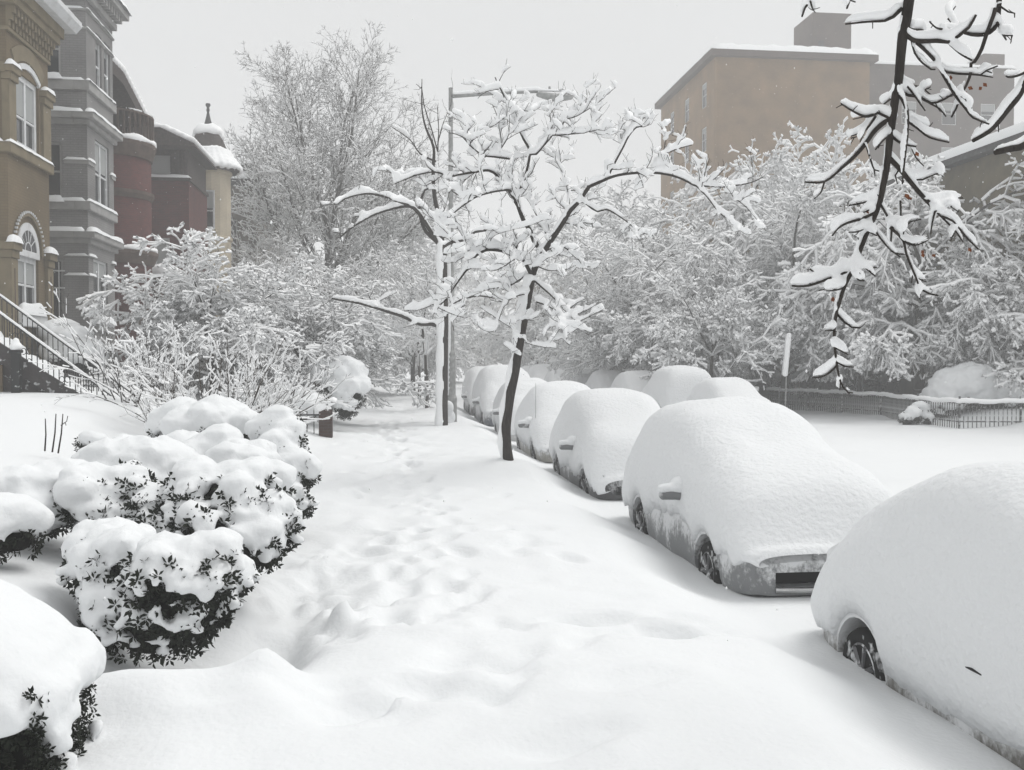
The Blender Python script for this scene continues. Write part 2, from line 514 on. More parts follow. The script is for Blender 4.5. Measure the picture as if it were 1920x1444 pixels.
_body_cache = {}
def car_body_mesh(kind):
    if kind in _body_cache: return _body_cache[kind]
    K = KINDS[kind]; L, hw = K['L'], K['hw']
    s = stations(L, 46)
    zt = smooth_prof(K['body'], s, .06)
    e = np.clip(1 - np.abs((s - L / 2) / (L / 2 + .02)) ** 7, 0, 1) ** .4
    secs = []
    for i, si in enumerate(s):
        h = hw * (.72 + .28 * e[i])
        z1 = zt[i]; zb = min(.90, z1 - .05); low = .24 + .08 * (1 - e[i])
        rw = h * .96 if z1 < 1.08 else h * (.96 - .24 * min(1, (z1 - 1.08) / .3))
        half = [(0, low), (h * .8, low), (h * .95, low + .02), (h * .985, low + .1), (h, .5), (h * .995, .68), (h * .97, zb)]
        for t in (.3, .6, .85):
            half.append((h * .97 + (rw - h * .97) * t, zb + (z1 - zb) * t * .97))
        half += [(rw * .93, z1), (rw * .75, z1 + .02), (rw * .4, z1 + .035), (0, z1 + .04)]
        loop = half + [(-x, z) for x, z in half[-2:0:-1]]
        secs.append([(x, si - L / 2, z) for x, z in loop])
    secs = np.array(secs); n, m = secs.shape[:2]
    v = secs.reshape(-1, 3)
    q = grid_faces(n, m, closed_v=True)
    bm = bmesh.new()
    bv = [bm.verts.new(p) for p in v]
    for f in q: bm.faces.new([bv[k] for k in f])
    bm.faces.new([bv[k] for k in range(m)])
    bm.faces.new([bv[(n - 1) * m + k] for k in range(m)][::-1])
    bmesh.ops.recalc_face_normals(bm, faces=bm.faces)
    me = bpy.data.meshes.new('body'); bm.to_mesh(me); bm.free()
    o = bpy.data.objects.new('tmp', me); COL.objects.link(o)
    cut = MB()
    for sw in K['wh']:
        for sx in (-1, 1):
            a, b = sorted((sx * (hw - .24), sx * (hw + .2)))
            r = K['wr'] + .065
            cut.lathe([(r, a), (r, b)], (0, sw - L / 2, K['wr'] + .01), 28, 'x')
    if kind == 'sedan':     # wide mouth under the bumper
        cut.box(-.52, .52, -L / 2 - .1, -L / 2 + .16, .37, .50)
    co = cut.build('tmpc', M['rubber'])
    md = o.modifiers.new('b', 'BOOLEAN'); md.operation = 'DIFFERENCE'; md.object = co; md.solver = 'EXACT'
    dg = bpy.context.evaluated_depsgraph_get()
    res = bpy.data.meshes.new_from_object(o.evaluated_get(dg))
    bpy.data.objects.remove(o); bpy.data.objects.remove(co)
    res.polygons.foreach_set('use_smooth', np.ones(len(res.polygons), dtype=bool))
    res.set_sharp_from_angle(angle=math.radians(40))
    _body_cache[kind] = res
    return res

def car_snow_mesh(kind, seed, lo_front=.62, lo_mid=.62, lo_rear=.62, thick=.06, extra=0.0, edge=.16, waist=.035):
    K = KINDS[kind]; L, hw = K['L'], K['hw']
    n, m = 110, 72
    s = np.linspace(-.10, L + .10, n)
    s = -.10 + (L + .2) * (np.linspace(0, 1, n) * .6 + .4 * (.5 - .5 * np.cos(np.pi * np.linspace(0, 1, n))))
    sc = np.clip(s, 0, L)
    top = smooth_prof(K['snow'], sc, .32) + extra
    e = np.clip(1 - np.abs((s - L / 2) / (L / 2 + .105)) ** 9, 0, 1) ** .45
    lo = np.interp(s, [0, .5, 1.1, 1.9, 2.6, 3.4, L], [lo_front, lo_front, lo_front + .02, lo_mid, lo_mid, lo_rear, lo_rear])
    u = np.linspace(0, math.pi, m)
    S, U = np.meshgrid(s, u, indexing='ij')
    ns = vnoise2(S[:, :1] * 3.1 + seed * 7.7, S[:, :1] * 0 + seed, 5)
    side = np.where(U < math.pi / 2, 1.0, -1.0)
    nlow = vnoise2(S * 2.4 + 13 * seed, side * 9.1, 6) * .6 + vnoise2(S * 6 + 3 * seed, side * 5.1, 7) * .35 + vnoise2(S * 15 + 3 * seed, side * 5.1, 8) * .25
    LO = lo[:, None] + edge * nlow
    for sw in K['wh']:
        LO = np.maximum(LO, K['wr'] + .02 + np.sqrt(np.clip((K['wr'] + .085) ** 2 - (S - sw) ** 2, 0, None)) - 1.0 * (np.abs(S - sw) > K['wr'] + .085))
    TOP = top[:, None] * np.ones_like(U)
    pw = 2 / 3.7
    cu, su = np.cos(U), np.sin(U)
    a = hw * (.78 + .22 * e[:, None]) + thick * (.4 + .6 * e[:, None])
    X = a * np.sign(cu) * np.abs(cu) ** pw
    Hh = np.abs(su) ** (2 / 2.9)
    ee = (0.2 + .8 * e[:, None] ** .5)
    Z = LO + (TOP - LO) * Hh * ee
    # slight waist where the windows are, so the shoulder of the body still shows
    zz = (Z - LO) / np.maximum(TOP - LO, .1)
    X = X * (1 - waist * np.exp(-((zz - .72) / .16) ** 2) * e[:, None] * sstep(1.25, 1.6, TOP))
    # pull in towards the body at the lower edge
    k = np.clip((Z - LO) / .22, 0, 1)
    X = X - np.sign(cu) * (thick - .012) * (1 - k) ** 1.5
    Y = S - L / 2
    bulge = .045 * fbm2(X * 1.3 + 5 * seed, Y * 1.3, 4, 3) * np.clip((Z - .8) * 3, 0, 1)
    Z = Z + bulge
    X = X * (1 + .012 * fbm2(Y * 2.2 + seed, Z * 2.2, 2, 9))
    v = np.stack([X, Y, Z], -1)
    # tuck the rim back into the body
    rim0 = v[:, :1].copy(); rim0[..., 0] -= .09; rim0[..., 2] += .015
    rim1 = v[:, -1:].copy(); rim1[..., 0] += .09; rim1[..., 2] += .015
    v = np.concatenate([rim0, v, rim1], 1)
    mm = m + 2
    q = grid_faces(n, mm)
    return np_mesh('snow_load', v, quads=q, mat=M['snow_grainy'])

def wheel_parts(parent, kind, sx, yy, dirty):
    K = KINDS[kind]; r = K['wr']; x0 = sx * (K['hw'] - .03)
    key = ('w', kind, sx)
    if key not in _body_cache:
        ty = MB().lathe([(r * .66, -.20 * sx), (r * .93, -.20 * sx), (r, -.15 * sx), (r, -.03 * sx), (r * .94, .005 * sx), (r * .70, .012 * sx), (r * .66, 0)], n=32, axis='x').mesh('tyre', M['rubber'], smooth=True)
        rm = MB().lathe([(r * .12, -.10 * sx), (r * .64, -.10 * sx), (r * .68, -.0 * sx), (r * .62, .008 * sx), (r * .58, -.05 * sx), (.05, -.055 * sx)], n=32, axis='x')
        for k in range(7):
            t = 2 * math.pi * k / 7
            c, s_ = math.cos(t), math.sin(t)
            rm.tube([(-.02 * sx, c * .03, s_ * .03), (-.005 * sx, c * r * .6, s_ * r * .6)], [.032, .024], 5)
        rm.lathe([(.055, -.03 * sx), (.055, .0 * sx), (.03, .006 * sx)], n=14, axis='x')
        rmm = rm.mesh('rim', M['alloy'], smooth=False)
        _body_cache[key] = (ty, rmm)
    ty, rmm = _body_cache[key]
    w = bpy.data.objects.new('wheel', ty); link(w, parent); w.location = (x0, yy, r + .005)
    ri = bpy.data.objects.new('rim', rmm); link(ri, w)
    return w

def make_car(name, label, kind, paint, loc, seed, rz=0.0, group=None, sc=1.0, snowkw={}, mirror=True, wheels=True, antenna=None, share=None):
    K = KINDS[kind]; L, hw = K['L'], K['hw']
    t = thing(name, label, 'car', loc, rz, group)
    t.scale = (sc, sc, sc)
    me = car_body_mesh(kind).copy(); me.materials.clear(); me.materials.append(paint)
    obj('body', me, t)
    sm = share if share is not None else car_snow_mesh(kind, seed, **snowkw)
    tag(obj('snow_load', sm, t), 'thick rounded snow burying the roof, windows and bonnet')
    if wheels:
        for sx in (-1, 1):
            for sw in K['wh']:
                wheel_parts(t, kind, sx, sw - L / 2, .5)
                well = MB().lathe([(K['wr'] + .06, sx * (hw - .235)), (K['wr'] + .06, sx * (hw - .22))], (0, sw - L / 2, K['wr'] + .01), 24, 'x')
                well.build('wheel_well', M['black_plastic'], t)
    if mirror:
        sm_ = 1.62 if kind == 'sedan' else 1.12
        for sx in (-1, 1):
            b = MB()
            b.tube([(sx * (hw - .08), sm_ - L / 2 + .02, .93), (sx * (hw + .07), sm_ - L / 2, .95)], [.03, .025], 6)
            mo = b.build('mirror', paint, t, smooth=True)
            hb = []
            for k in range(6):
                f = k / 5
                hb.append((sx * (hw + .05 + .17 * f), sm_ - L / 2 - .02 + .03 * f, .99 + .012 * math.sin(f * 3), .05, .055, .062 + .01 * math.sin(f * 3.1)))
            obj('housing', blobs_mesh('housing', hb, M['mirror_grey'], .012, 2, 3), mo)
            sb = [(x, y + .01, z + .055, .07, .075, .055) for x, y, z, *_ in hb] + [(sx * (hw + .02), sm_ - L / 2 + .05, 1.08, .12, .14, .10), (sx * (hw + .06), sm_ - L / 2 + .02, 1.06, .10, .1, .07)]
            obj('snow_cap', blobs_mesh('snow_cap', sb, M['snow_grainy'], .018, 2, 4), mo)
    if antenna:
        ax, ay, z0, z1 = antenna
        MB().tube([(ax, ay, z0), (ax + .01, ay + .05, z1)], [.004, .003], 5).build('antenna', M['black_plastic'], t)
    return t

# the row at the kerb, every car facing the camera
XC = 3.86
c1 = make_car('parked_car', 'nearest snow-buried car cut off by the right picture edge, tan lower side showing', 'hatch', M['tan_paint'],
              (XC + .20, 7.34 - 4.25 / 2, -.09), 1, group='cars parked along the kerb', snowkw=dict(lo_front=.44, lo_mid=.44, lo_rear=.44, thick=.08, edge=.07))
# handle slit showing through the snow of the near car
hd = MB().tube([(-.943, -.14, .80), (-.945, -.22, .806), (-.941, -.30, .80)], [.004, .009, .004], 6).build('door_handle', M['black_plastic'], c1)
c2 = make_car('parked_car', 'silver car under deep snow with black lower grille showing, second in the kerb row', 'sedan', M['silver'],
              (XC + .03, 8.42 + 4.55 / 2, 0), 2, group='cars parked along the kerb', snowkw=dict(lo_front=.58, lo_mid=.74, lo_rear=.52, thick=.06, edge=.17))
L2 = 4.55 / 2
MB().box(-.50, .50, -L2 + .13, -L2 + .155, .372, .498).build('grille', M['black_plastic'], c2)
MB().tube([(-.52, -L2 + .0, .345), (-.3, -L2 - .02, .34), (.3, -L2 - .02, .34), (.52, -L2, .345)], .028, 8).build('bumper_lip', M['chrome'], c2, smooth=True)
c3 = make_car('parked_car', 'dark car under a rounded loaf of snow, third in the kerb row', 'sedan', M['dark_paint'],
              (XC - .04, 14.5 + 4.55 / 2, 0), 3, group='cars parked along the kerb', sc=.97, snowkw=dict(lo_front=.50, lo_mid=.58, lo_rear=.52, thick=.06, edge=.16))
c4 = make_car('parked_car', 'beige car buried in snow with a thin antenna standing up, right behind the tree trunk', 'hatch', M['beige_paint'],
              (XC - .08, 20.0 + 2.1, 0), 4, group='cars parked along the kerb', snowkw=dict(lo_front=.5, lo_mid=.52, lo_rear=.55, edge=.10), antenna=(-.80, -1.3, .95, 1.9))
c5 = make_car('parked_car', 'low snow-covered white car left of the tree trunk with a thin antenna', 'sedan', M['white_paint'],
              (XC - .1, 25.3 + 2.3, 0), 5, group='cars parked along the kerb', sc=.95, snowkw=dict(lo_front=.5, lo_mid=.55, lo_rear=.55, edge=.10), antenna=(-.80, -1.2, .95, 1.85))
c6 = make_car('parked_car', 'tall snow-topped dark van far along the kerb, both side wheels showing', 'suv', M['blue_paint'],
              (XC - .12, 31.2 + 2.3, 0), 6, group='cars parked along the kerb', sc=1.02, snowkw=dict(lo_front=.72, lo_mid=.85, lo_rear=.8, edge=.12))
c7 = make_car('parked_car', 'farthest snow-topped dark car at the kerb, behind the tall van', 'suv', M['dark_paint'],
              (XC - .12, 37.2 + 2.3, 0), 7, group='cars parked along the kerb', sc=.98, snowkw=dict(lo_front=.72, lo_mid=.85, lo_rear=.8, edge=.12))
# the row across the street
far = [('low snow-covered car across the street, nearest one, half hidden by the silver car', 'sedan', 10.1, 26.6, .93),
       ('tall snow-covered car across the street with the highest rounded roof', 'suv', 9.75, 31.3, .98),
       ('snow-covered car across the street just left of the tall one', 'sedan', 9.95, 37.0, .98),
       ('snow-covered car across the street, fourth from the right', 'hatch', 9.9, 42.6, 1.0),
       ('snow-covered car across the street, fifth from the right, faded by falling snow', 'sedan', 9.8, 48.5, 1.0),
       ('faint snow-covered car across the street, sixth from the right', 'hatch', 9.7, 54.5, 1.0),
       ('faint snow-covered car across the street, seventh from the right', 'suv', 9.6, 61.0, .95),
       ('faintest snow-covered car at the far end of the opposite row', 'sedan', 9.6, 67.5, 1.0)]
_sh = {}
for i, (lab, kind, x, y, s) in enumerate(far):
    if kind not in _sh: _sh[kind] = car_snow_mesh(kind, 11 + i, .6, .6, .6, .07, edge=.12)
    make_car('parked_car', lab, kind, [M['white_paint'], M['dark_paint'], M['silver'], M['blue_paint']][i % 4], (x, y + 2.3, .05), 20 + i,
             rz=math.pi if i % 3 == 1 else 0, group='cars across the street', sc=s, share=_sh[kind], mirror=i < 3, wheels=True)
# ------------------------------------------------------------------ trees
def tubes_mesh(name, p0, p1, r0, r1, mat, n=3):
    p0 = np.asarray(p0, float); p1 = np.asarray(p1, float)
    d = p1 - p0; d /= np.maximum(np.linalg.norm(d, axis=1, keepdims=True), 1e-9)
    ref = np.where(np.abs(d[:, 2:3]) < .9, np.array([[0, 0, 1.]]), np.array([[1., 0, 0]]))
    a = np.cross(d, ref); a /= np.maximum(np.linalg.norm(a, axis=1, keepdims=True), 1e-9)
    b = np.cross(d, a)
    t = 2 * np.pi * np.arange(n) / n
    ring = a[:, None] * np.cos(t)[None, :, None] + b[:, None] * np.sin(t)[None, :, None]
    v = np.concatenate([p0[:, None] + ring * np.asarray(r0)[:, None, None], p1[:, None] + ring * np.asarray(r1)[:, None, None]], 1)
    N = len(p0)
    k = np.arange(n); k2 = (k + 1) % n
    f = np.stack([k, k2, n + k2, n + k], -1)[None] + (np.arange(N) * 2 * n)[:, None, None]
    return np_mesh(name, v.reshape(-1, 3), quads=f.reshape(-1, 4), mat=mat, smooth=n > 3)

def snow_strips_mesh(name, p0, p1, r0, r1, w0, w1, h0, h1, mat):
    """snow lying along the tops of twigs"""
    p0 = np.asarray(p0, float); p1 = np.asarray(p1, float)
    d = p1 - p0; L = np.maximum(np.linalg.norm(d, axis=1, keepdims=True), 1e-9); d /= L
    up = np.array([[0, 0, 1.]])
    s = np.cross(d, up); sl = np.linalg.norm(s, axis=1, keepdims=True)
    s = np.where(sl > .05, s / np.maximum(sl, 1e-9), np.array([[-1., 0, 0]]))
    u = np.cross(s, d)
    u = np.where(u[:, 2:3] < 0, -u, u)
    u = u * .75 + up * .25
    def ring(p, r, w, h):
        r = np.asarray(r)[:, None]; w = np.asarray(w)[:, None]; h = np.asarray(h)[:, None]
        return np.stack([p - s * w - u * (h * .22), p + u * (r + h), p + s * w - u * (h * .22)], 1)
    v = np.concatenate([ring(p0 - d * .015, r0, w0, h0), ring(p1 + d * .015, r1, w1, h1)], 1)
    N = len(p0); n = 3
    k = np.arange(n); k2 = (k + 1) % n
    f = np.stack([k, k2, n + k2, n + k], -1)[None] + (np.arange(N) * 2 * n)[:, None, None]
    return np_mesh(name, v.reshape(-1, 3), quads=f.reshape(-1, 4), mat=mat, smooth=True)

def grow(seed, prm):
    """returns arrays: p0 p1 r0 r1 level"""
    rng = random.Random(seed)
    out = []
    U = rng.uniform
    def branch(p, d, L, r, lev):
        q = prm[lev]
        step = q['step']; n = max(2, int(L / step)); sl = L / n
        px, py, pz = p; dx, dy, dz = d
        nc = q.get('n', 0); start = q.get('start', .25)
        slots = sorted(U(start, 1.0) for _ in range(int(nc * U(.8, 1.2) + .5))) if nc else []
        si = 0; rr = r
        side = U(0, 6.28)
        for i in range(n):
            wv = q['wander']
            dx += U(-wv, wv); dy += U(-wv, wv); dz += U(-wv, wv) + q['up'] * sl
            l = math.sqrt(dx * dx + dy * dy + dz * dz) or 1
            dx /= l; dy /= l; dz /= l
            nx, ny, nz = px + dx * sl, py + dy * sl, pz + dz * sl
            if lev and nz < q.get('floor', .5):
                break
            r2 = r * (1 - (1 - q['tip']) * (i + 1) / n)
            out.append((px, py, pz, nx, ny, nz, rr, r2, lev))
            t = (i + 1) / n
            while si < len(slots) and slots[si] <= t:
                f = slots[si]; si += 1
                side += 2.4 + U(-.5, .5)
                ang = math.radians(q['ang'] + U(-12, 12))
                # perpendicular frame
                ax, ay, az = (-dy, dx, 0) if abs(dz) < .95 else (1, 0, 0)
                al = math.sqrt(ax * ax + ay * ay + az * az) or 1
                ax /= al; ay /= al; az /= al
                bx, by, bz = dy * az - dz * ay, dz * ax - dx * az, dx * ay - dy * ax
                c, s = math.cos(side), math.sin(side)
                if q.get('flat') and lev > 0:
                    c = math.copysign(abs(c) ** .3, c); s *= .35
                ca, sa = math.cos(ang), math.sin(ang)
                cd = (dx * ca + (ax * c + bx * s) * sa, dy * ca + (ay * c + by * s) * sa, dz * ca + (az * c + bz * s) * sa)
                cl = L * q['ratio'] * U(.65, 1.2) * (1 - q.get('taper', .55) * (f - start) / max(.01, 1 - start))
                if lev == 0 and q.get('len'): cl = q['len'] * U(.75, 1.15) * (1 - q.get('taper', .4) * (f - start) / max(.01, 1 - start))
                branch((nx, ny, nz), cd, max(cl, .12), max(r2 * q['rr'], prm['rmin']), lev + 1)
            px, py, pz, rr = nx, ny, nz, r2
        if lev == 0 and q.get('fork'):
            for k in range(q['fork']):
                a = 6.28 * k / q['fork'] + U(-.4, .4); t = math.radians(U(12, 32))
                branch((px, py, pz), (math.cos(a) * math.sin(t), math.sin(a) * math.sin(t), math.cos(t)), q.get('len', L) * U(.8, 1.1) * q.get('forklen', 1), r * q['tip'] * .75, 1)
    for root in prm['roots']:
        branch(*root)
    a = np.array(out)
    return a

def tree_meshes(key, seed, prm, snow_w, snow_h, cover, bark=None, twig=None, rsplit=.03, jitter=.5, skip_top=None, nt_=3):
    a = grow(seed, prm)
    p0, p1, r0, r1, lev = a[:, :3], a[:, 3:6], a[:, 6], a[:, 7], a[:, 8]
    thick = r0 > rsplit
    me_t = tubes_mesh('trunk', p0[thick], p1[thick], r0[thick] * 1.02, r1[thick], bark or M['bark'], 7)
    me_c = tubes_mesh('crown', p0[~thick], p1[~thick], r0[~thick], r1[~thick], twig or M['twig'], nt_)
    rs = np.random.RandomState(seed)
    d = p1 - p0; L = np.linalg.norm(d, axis=1); horiz = np.sqrt(np.clip(1 - (d[:, 2] / np.maximum(L, 1e-6)) ** 2, 0, 1))
    lump = .5 + .5 * vnoise3(p0 * .9, seed)          # broad clumps of heavier load
    prob = cover * (.35 + .65 * horiz) * (.55 + .6 * lump)
    if skip_top is not None:
        z = p0[:, 2]; prob = prob * np.interp(z, [skip_top[0], skip_top[1]], [1, skip_top[2]])
    m = rs.rand(len(L)) < prob
    # sizes at nodes from position noise so that neighbours agree
    def size(p, r):
        n = 1 + jitter * vnoise3(p * 5.3, seed + 3) + .35 * vnoise3(p * 1.1, seed + 5)
        return np.clip(n, .25, 2.2) * (1 + 4 * np.minimum(r, .12))
    s0 = size(p0, r0) * (.45 + .55 * horiz); s1 = size(p1, r1) * (.45 + .55 * horiz)
    me_s = snow_strips_mesh('snow_load', p0[m], p1[m], r0[m], r1[m], (snow_w * s0 + r0)[m], (snow_w * s1 * .9 + r1)[m], (snow_h * s0)[m], (snow_h * s1)[m], M['snow_branch'])
    return me_t, me_c, me_s

def place_tree(name, label, meshes, loc, rz=0, sc=1.0, group=None, cat='tree'):
    t = thing(name, label, cat, loc, rz, group)
    t.scale = (sc, sc, sc) if not isinstance(sc, tuple) else sc
    for nm, me in zip(('trunk', 'crown', 'snow_load'), meshes):
        o = obj(nm, me, t)
        if nm != 'trunk': tag(o, kind='stuff')
    return t
# kinds of trees beyond the street tree
PRM_TALL = {'rmin': .011, 'roots': [((0, 0, 0), (.02, 0, 1), 9.0, .36, 0)],
    0: dict(step=.7, wander=.04, up=.05, n=17, start=.33, ang=54, ratio=.7, rr=.52, tip=.5, len=9.6, taper=.2, fork=4, forklen=1.05),
    1: dict(step=.55, wander=.08, up=.07, n=18, start=.15, ang=38, ratio=.46, rr=.42, tip=.25, taper=.4),
    2: dict(step=.40, wander=.10, up=.07, n=12, start=.12, ang=38, ratio=.42, rr=.5, tip=.3, taper=.4),
    3: dict(step=.34, wander=.12, up=.08, n=5, start=.2, ang=40, ratio=.55, rr=.6, tip=.6),
    4: dict(step=.4, wander=.12, up=.05, n=0, ang=40, ratio=.5, rr=.6, tip=.5)}
def prm_laden(h=5.0, r=.2, ln=5.0, up1=-.10, n0=11, n1=13, n2=9, n3=3, fork=4, ang0=55, floor=.9, st=.28):
    return {'rmin': .006, 'roots': [((0, 0, 0), (.03, .02, 1), h, r, 0)],
    0: dict(step=.5, wander=.07, up=.0, n=n0, start=st, ang=ang0, ratio=.7, rr=.5, tip=.5, len=ln, taper=.3, fork=fork, forklen=1.0),
    1: dict(step=.38, wander=.12, up=up1, n=n1, start=.12, ang=46, ratio=.40, rr=.42, tip=.2, taper=.4, floor=floor),
    2: dict(step=.32, wander=.14, up=up1 * 2.4, n=n2, start=.1, ang=42, ratio=.55, rr=.5, tip=.3, taper=.4, floor=floor),
    3: dict(step=.26, wander=.16, up=up1 * 4.5, n=n3, start=.2, ang=42, ratio=.5, rr=.6, tip=.5, floor=floor),
    4: dict(step=.22, wander=.15, up=up1 * 6, n=0, ang=40, ratio=.5, rr=.6, tip=.5, floor=floor)}
TM = {}
TM['tall'] = tree_meshes('tall', 3, PRM_TALL, .026, .034, .85, twig=M['twig_grey'], rsplit=.05, skip_top=(6, 17, .45))
TM['laden_a'] = tree_meshes('la', 11, prm_laden(4.6, .22, 5.4, up1=-.17, n0=13, n1=15, n2=10, st=.2), .042, .062, 1.0, twig=M['twig_grey'])
TM['laden_b'] = tree_meshes('lb', 12, prm_laden(4.4, .2, 5.2, up1=-.22, n0=13, n1=15, n2=10, st=.2), .044, .064, 1.0, twig=M['twig_grey'])
TM['laden_c'] = TM['laden_b']
TM['weeping'] = tree_meshes('we', 14, prm_laden(2.3, .13, 3.5, up1=-.22, n0=12, n1=15, n2=10, n3=3, fork=6, floor=.3, st=.15), .036, .05, 1.0, twig=M['twig'])
TM['small'] = tree_meshes('sm', 15, prm_laden(1.9, .09, 2.6, up1=-.12, n0=8, n1=11, n2=8, n3=3, fork=4, floor=.6), .034, .048, 1.0, twig=M['twig'])
TM['young'] = tree_meshes('yo', 16, prm_laden(3.2, .08, 2.4, up1=-.05, n0=8, n1=9, n2=6, n3=2, fork=3, floor=1.2, st=.5), .036, .05, 1.0, twig=M['twig'])

def at(px, Y, z=None):
    p = P(px, 675, Y)
    return (p.x, Y, hz(p.x, Y) - .15 if z is None else z)
place_tree('tall_tree', 'tall bare grey tree towering behind the left houses, lightly dusted with snow', TM['tall'], at(592, 56), .6, (.95, .95, .94))
# left side, in the front yards
place_tree('yard_tree', 'drooping snow-laden small tree in front of the red brick house', TM['weeping'], at(400, 26), .3, (.85, .85, .72), 'snow-laden trees in the left yards')
place_tree('yard_tree', 'broad weeping snow-laden tree over the left edge of the pavement', TM['weeping'], at(560, 29), 2.2, (.92, .92, .66), 'snow-laden trees in the left yards')
place_tree('yard_tree', 'upright snow-laden yard tree in front of the far dark house', TM['laden_b'], at(530, 40), 1.0, (.5, .5, .62), 'snow-laden trees in the left yards')
place_tree('yard_tree', 'snow-laden tree at the foot of the tall bare tree', TM['laden_a'], at(480, 52), 2.0, .75, 'snow-laden trees in the left yards')
place_tree('yard_tree', 'faded snow-laden tree beyond the weeping one where the pavement ends', TM['laden_c'], at(660, 50), 4.0, (.7, .7, .85), 'snow-laden trees in the left yards')
# along the kerb, beyond the lamp post
place_tree('kerb_tree', 'thin young tree by the kerb just left of the lamp post base', TM['young'], at(800, 37), .4, 1.0, 'young trees along the kerb')
place_tree('kerb_tree', 'faint young kerb tree farther down the pavement', TM['young'], at(786, 46), 1.7, 1.05, 'young trees along the kerb')
place_tree('kerb_tree', 'tall faded kerb tree behind the lamp post', TM['laden_c'], at(775, 54), 2.7, (.7, .7, 1.0), 'young trees along the kerb')
# right side of the street, back to front
R_TREES = [
 ('laden_c', 1120, 66, .2, 1.0, 'pale snow-laden tree at the far end of the street, right of the street tree'),
 ('laden_a', 1010, 74, 1.2, 1.0, 'palest snow-laden tree straight behind the street tree'),
 ('laden_b', 900, 92, 3.3, 1.25, 'faintest snow-laden tree closing the end of the street'),
 ('laden_a', 800, 88, 5.3, 1.2, 'faint snow-laden tree at the far end of the pavement'),
 ('laden_a', 1240, 56, 2.2, 1.2, 'snow-laden tree left of the brown apartment block'),
 ('laden_c', 1370, 53, 3.2, 1.3, 'snow-laden tree rising in front of the apartment block left corner'),
 ('laden_b', 1480, 50, 4.2, 1.36, 'wide domed snow-laden tree in front of the brown apartment wall'),
 ('laden_c', 1590, 52, 5.2, 1.36, 'snow-laden tree in front of the right end of the brown apartment wall'),
 ('laden_b', 1300, 42, .9, .95, 'dense snow-laden tree behind the tall car across the street'),
 ('laden_a', 1180, 47, 1.9, .92, 'dense snow-laden tree above the row of cars across the street'),
 ('laden_a', 1470, 41, 2.9, 1.0, 'dense snow-laden tree behind the snow-plastered sign'),
 ('laden_b', 1725, 35.5, 3.9, 1.12, 'drooping snow-laden tree with a dark trunk behind the iron fence'),
 ('laden_a', 1610, 40, 4.9, .95, 'snow-laden tree left of the dark-trunked tree behind the fence'),
 ('laden_c', 1850, 41, 5.9, 1.0, 'snow-laden tree at the right picture edge in front of the olive house'),
 ('weeping', 1895, 33, .4, 1.1, 'low arching snow-laden tree behind the car-shaped snow mound'),
 ('small', 1335, 36.5, 1.4, 1.25, 'small snow-laden tree behind the cars across the street'),
 ('small', 1215, 45, 2.4, 1.3, 'small pale snow-laden tree by the far cars across the street'),
]
for k, px, Y, rz, sc, lab in R_TREES:
    if k == 'laden_c': sc = (sc * .95, sc * .95, sc * 1.2)
    place_tree('snowy_tree', lab, TM[k], at(px, Y), rz, sc, 'snow-laden trees across the street')
# ------------------------------------------------------------------ buildings
def brick_mat(name, c1, c2, mortar, sc=1.0, bump=.35, stain=None):
    m = new_mat(name, c1, .85, .2)
    n, b = nodes_of(m)
    tc = n.nodes.new('ShaderNodeTexCoord')
    # bricks follow whichever way the wall faces: u = x + y, v = z
    sp = n.nodes.new('ShaderNodeSeparateXYZ'); n.links.new(tc.outputs['Object'], sp.inputs[0])
    ad = n.nodes.new('ShaderNodeMath'); ad.operation = 'ADD'
    n.links.new(sp.outputs[0], ad.inputs[0]); n.links.new(sp.outputs[1], ad.inputs[1])
    cb = n.nodes.new('ShaderNodeCombineXYZ'); n.links.new(ad.outputs[0], cb.inputs[0]); n.links.new(sp.outputs[2], cb.inputs[1])
    br = n.nodes.new('ShaderNodeTexBrick')
    br.inputs['Scale'].default_value = 1.0 / sc
    br.inputs['Color1'].default_value = (*c1, 1); br.inputs['Color2'].default_value = (*c2, 1); br.inputs['Mortar'].default_value = (*mortar, 1)
    br.inputs['Brick Width'].default_value = .21; br.inputs['Row Height'].default_value = .07; br.inputs['Mortar Size'].default_value = .008
    n.links.new(cb.outputs[0], br.inputs['Vector'])
    no = n.nodes.new('ShaderNodeTexNoise'); no.inputs['Scale'].default_value = .7; no.inputs['Detail'].default_value = 6
    n.links.new(tc.outputs['Object'], no.inputs['Vector'])
    mr = n.nodes.new('ShaderNodeMapRange'); mr.inputs['From Min'].default_value = .3; mr.inputs['From Max'].default_value = .75
    mr.inputs['To Min'].default_value = .72; mr.inputs['To Max'].default_value = 1.15
    n.links.new(no.outputs['Fac'], mr.inputs['Value'])
    mx = n.nodes.new('ShaderNodeMix'); mx.data_type = 'RGBA'; mx.blend_type = 'MULTIPLY'; mx.inputs[0].default_value = 1
    n.links.new(br.outputs['Color'], mx.inputs[6]); n.links.new(mr.outputs[0], mx.inputs[7])
    n.links.new(mx.outputs[2], b.inputs['Base Color'])
    bp = n.nodes.new('ShaderNodeBump'); bp.inputs['Strength'].default_value = bump; bp.inputs['Distance'].default_value = .01; bp.invert = True
    n.links.new(br.outputs['Fac'], bp.inputs['Height']); n.links.new(bp.outputs[0], b.inputs['Normal'])
    return m
M['tan_brick'] = brick_mat('painted_tan_brick', (.155, .12, .074), (.145, .112, .068), (.13, .10, .064))
M['tan_trim'] = add_noise(new_mat('tan_trim', (.185, .152, .098), .8), (.145, .12, .078), 3, .4, .7)
M['grey_brick'] = brick_mat('painted_grey_brick', (.245, .24, .238), (.228, .222, .22), (.19, .186, .184))
M['grey_trim'] = add_noise(new_mat('grey_trim', (.33, .325, .32), .8), (.26, .256, .25), 3, .4, .7)
M['red_brick'] = brick_mat('red_brick', (.105, .024, .021), (.07, .018, .016), (.07, .04, .036))
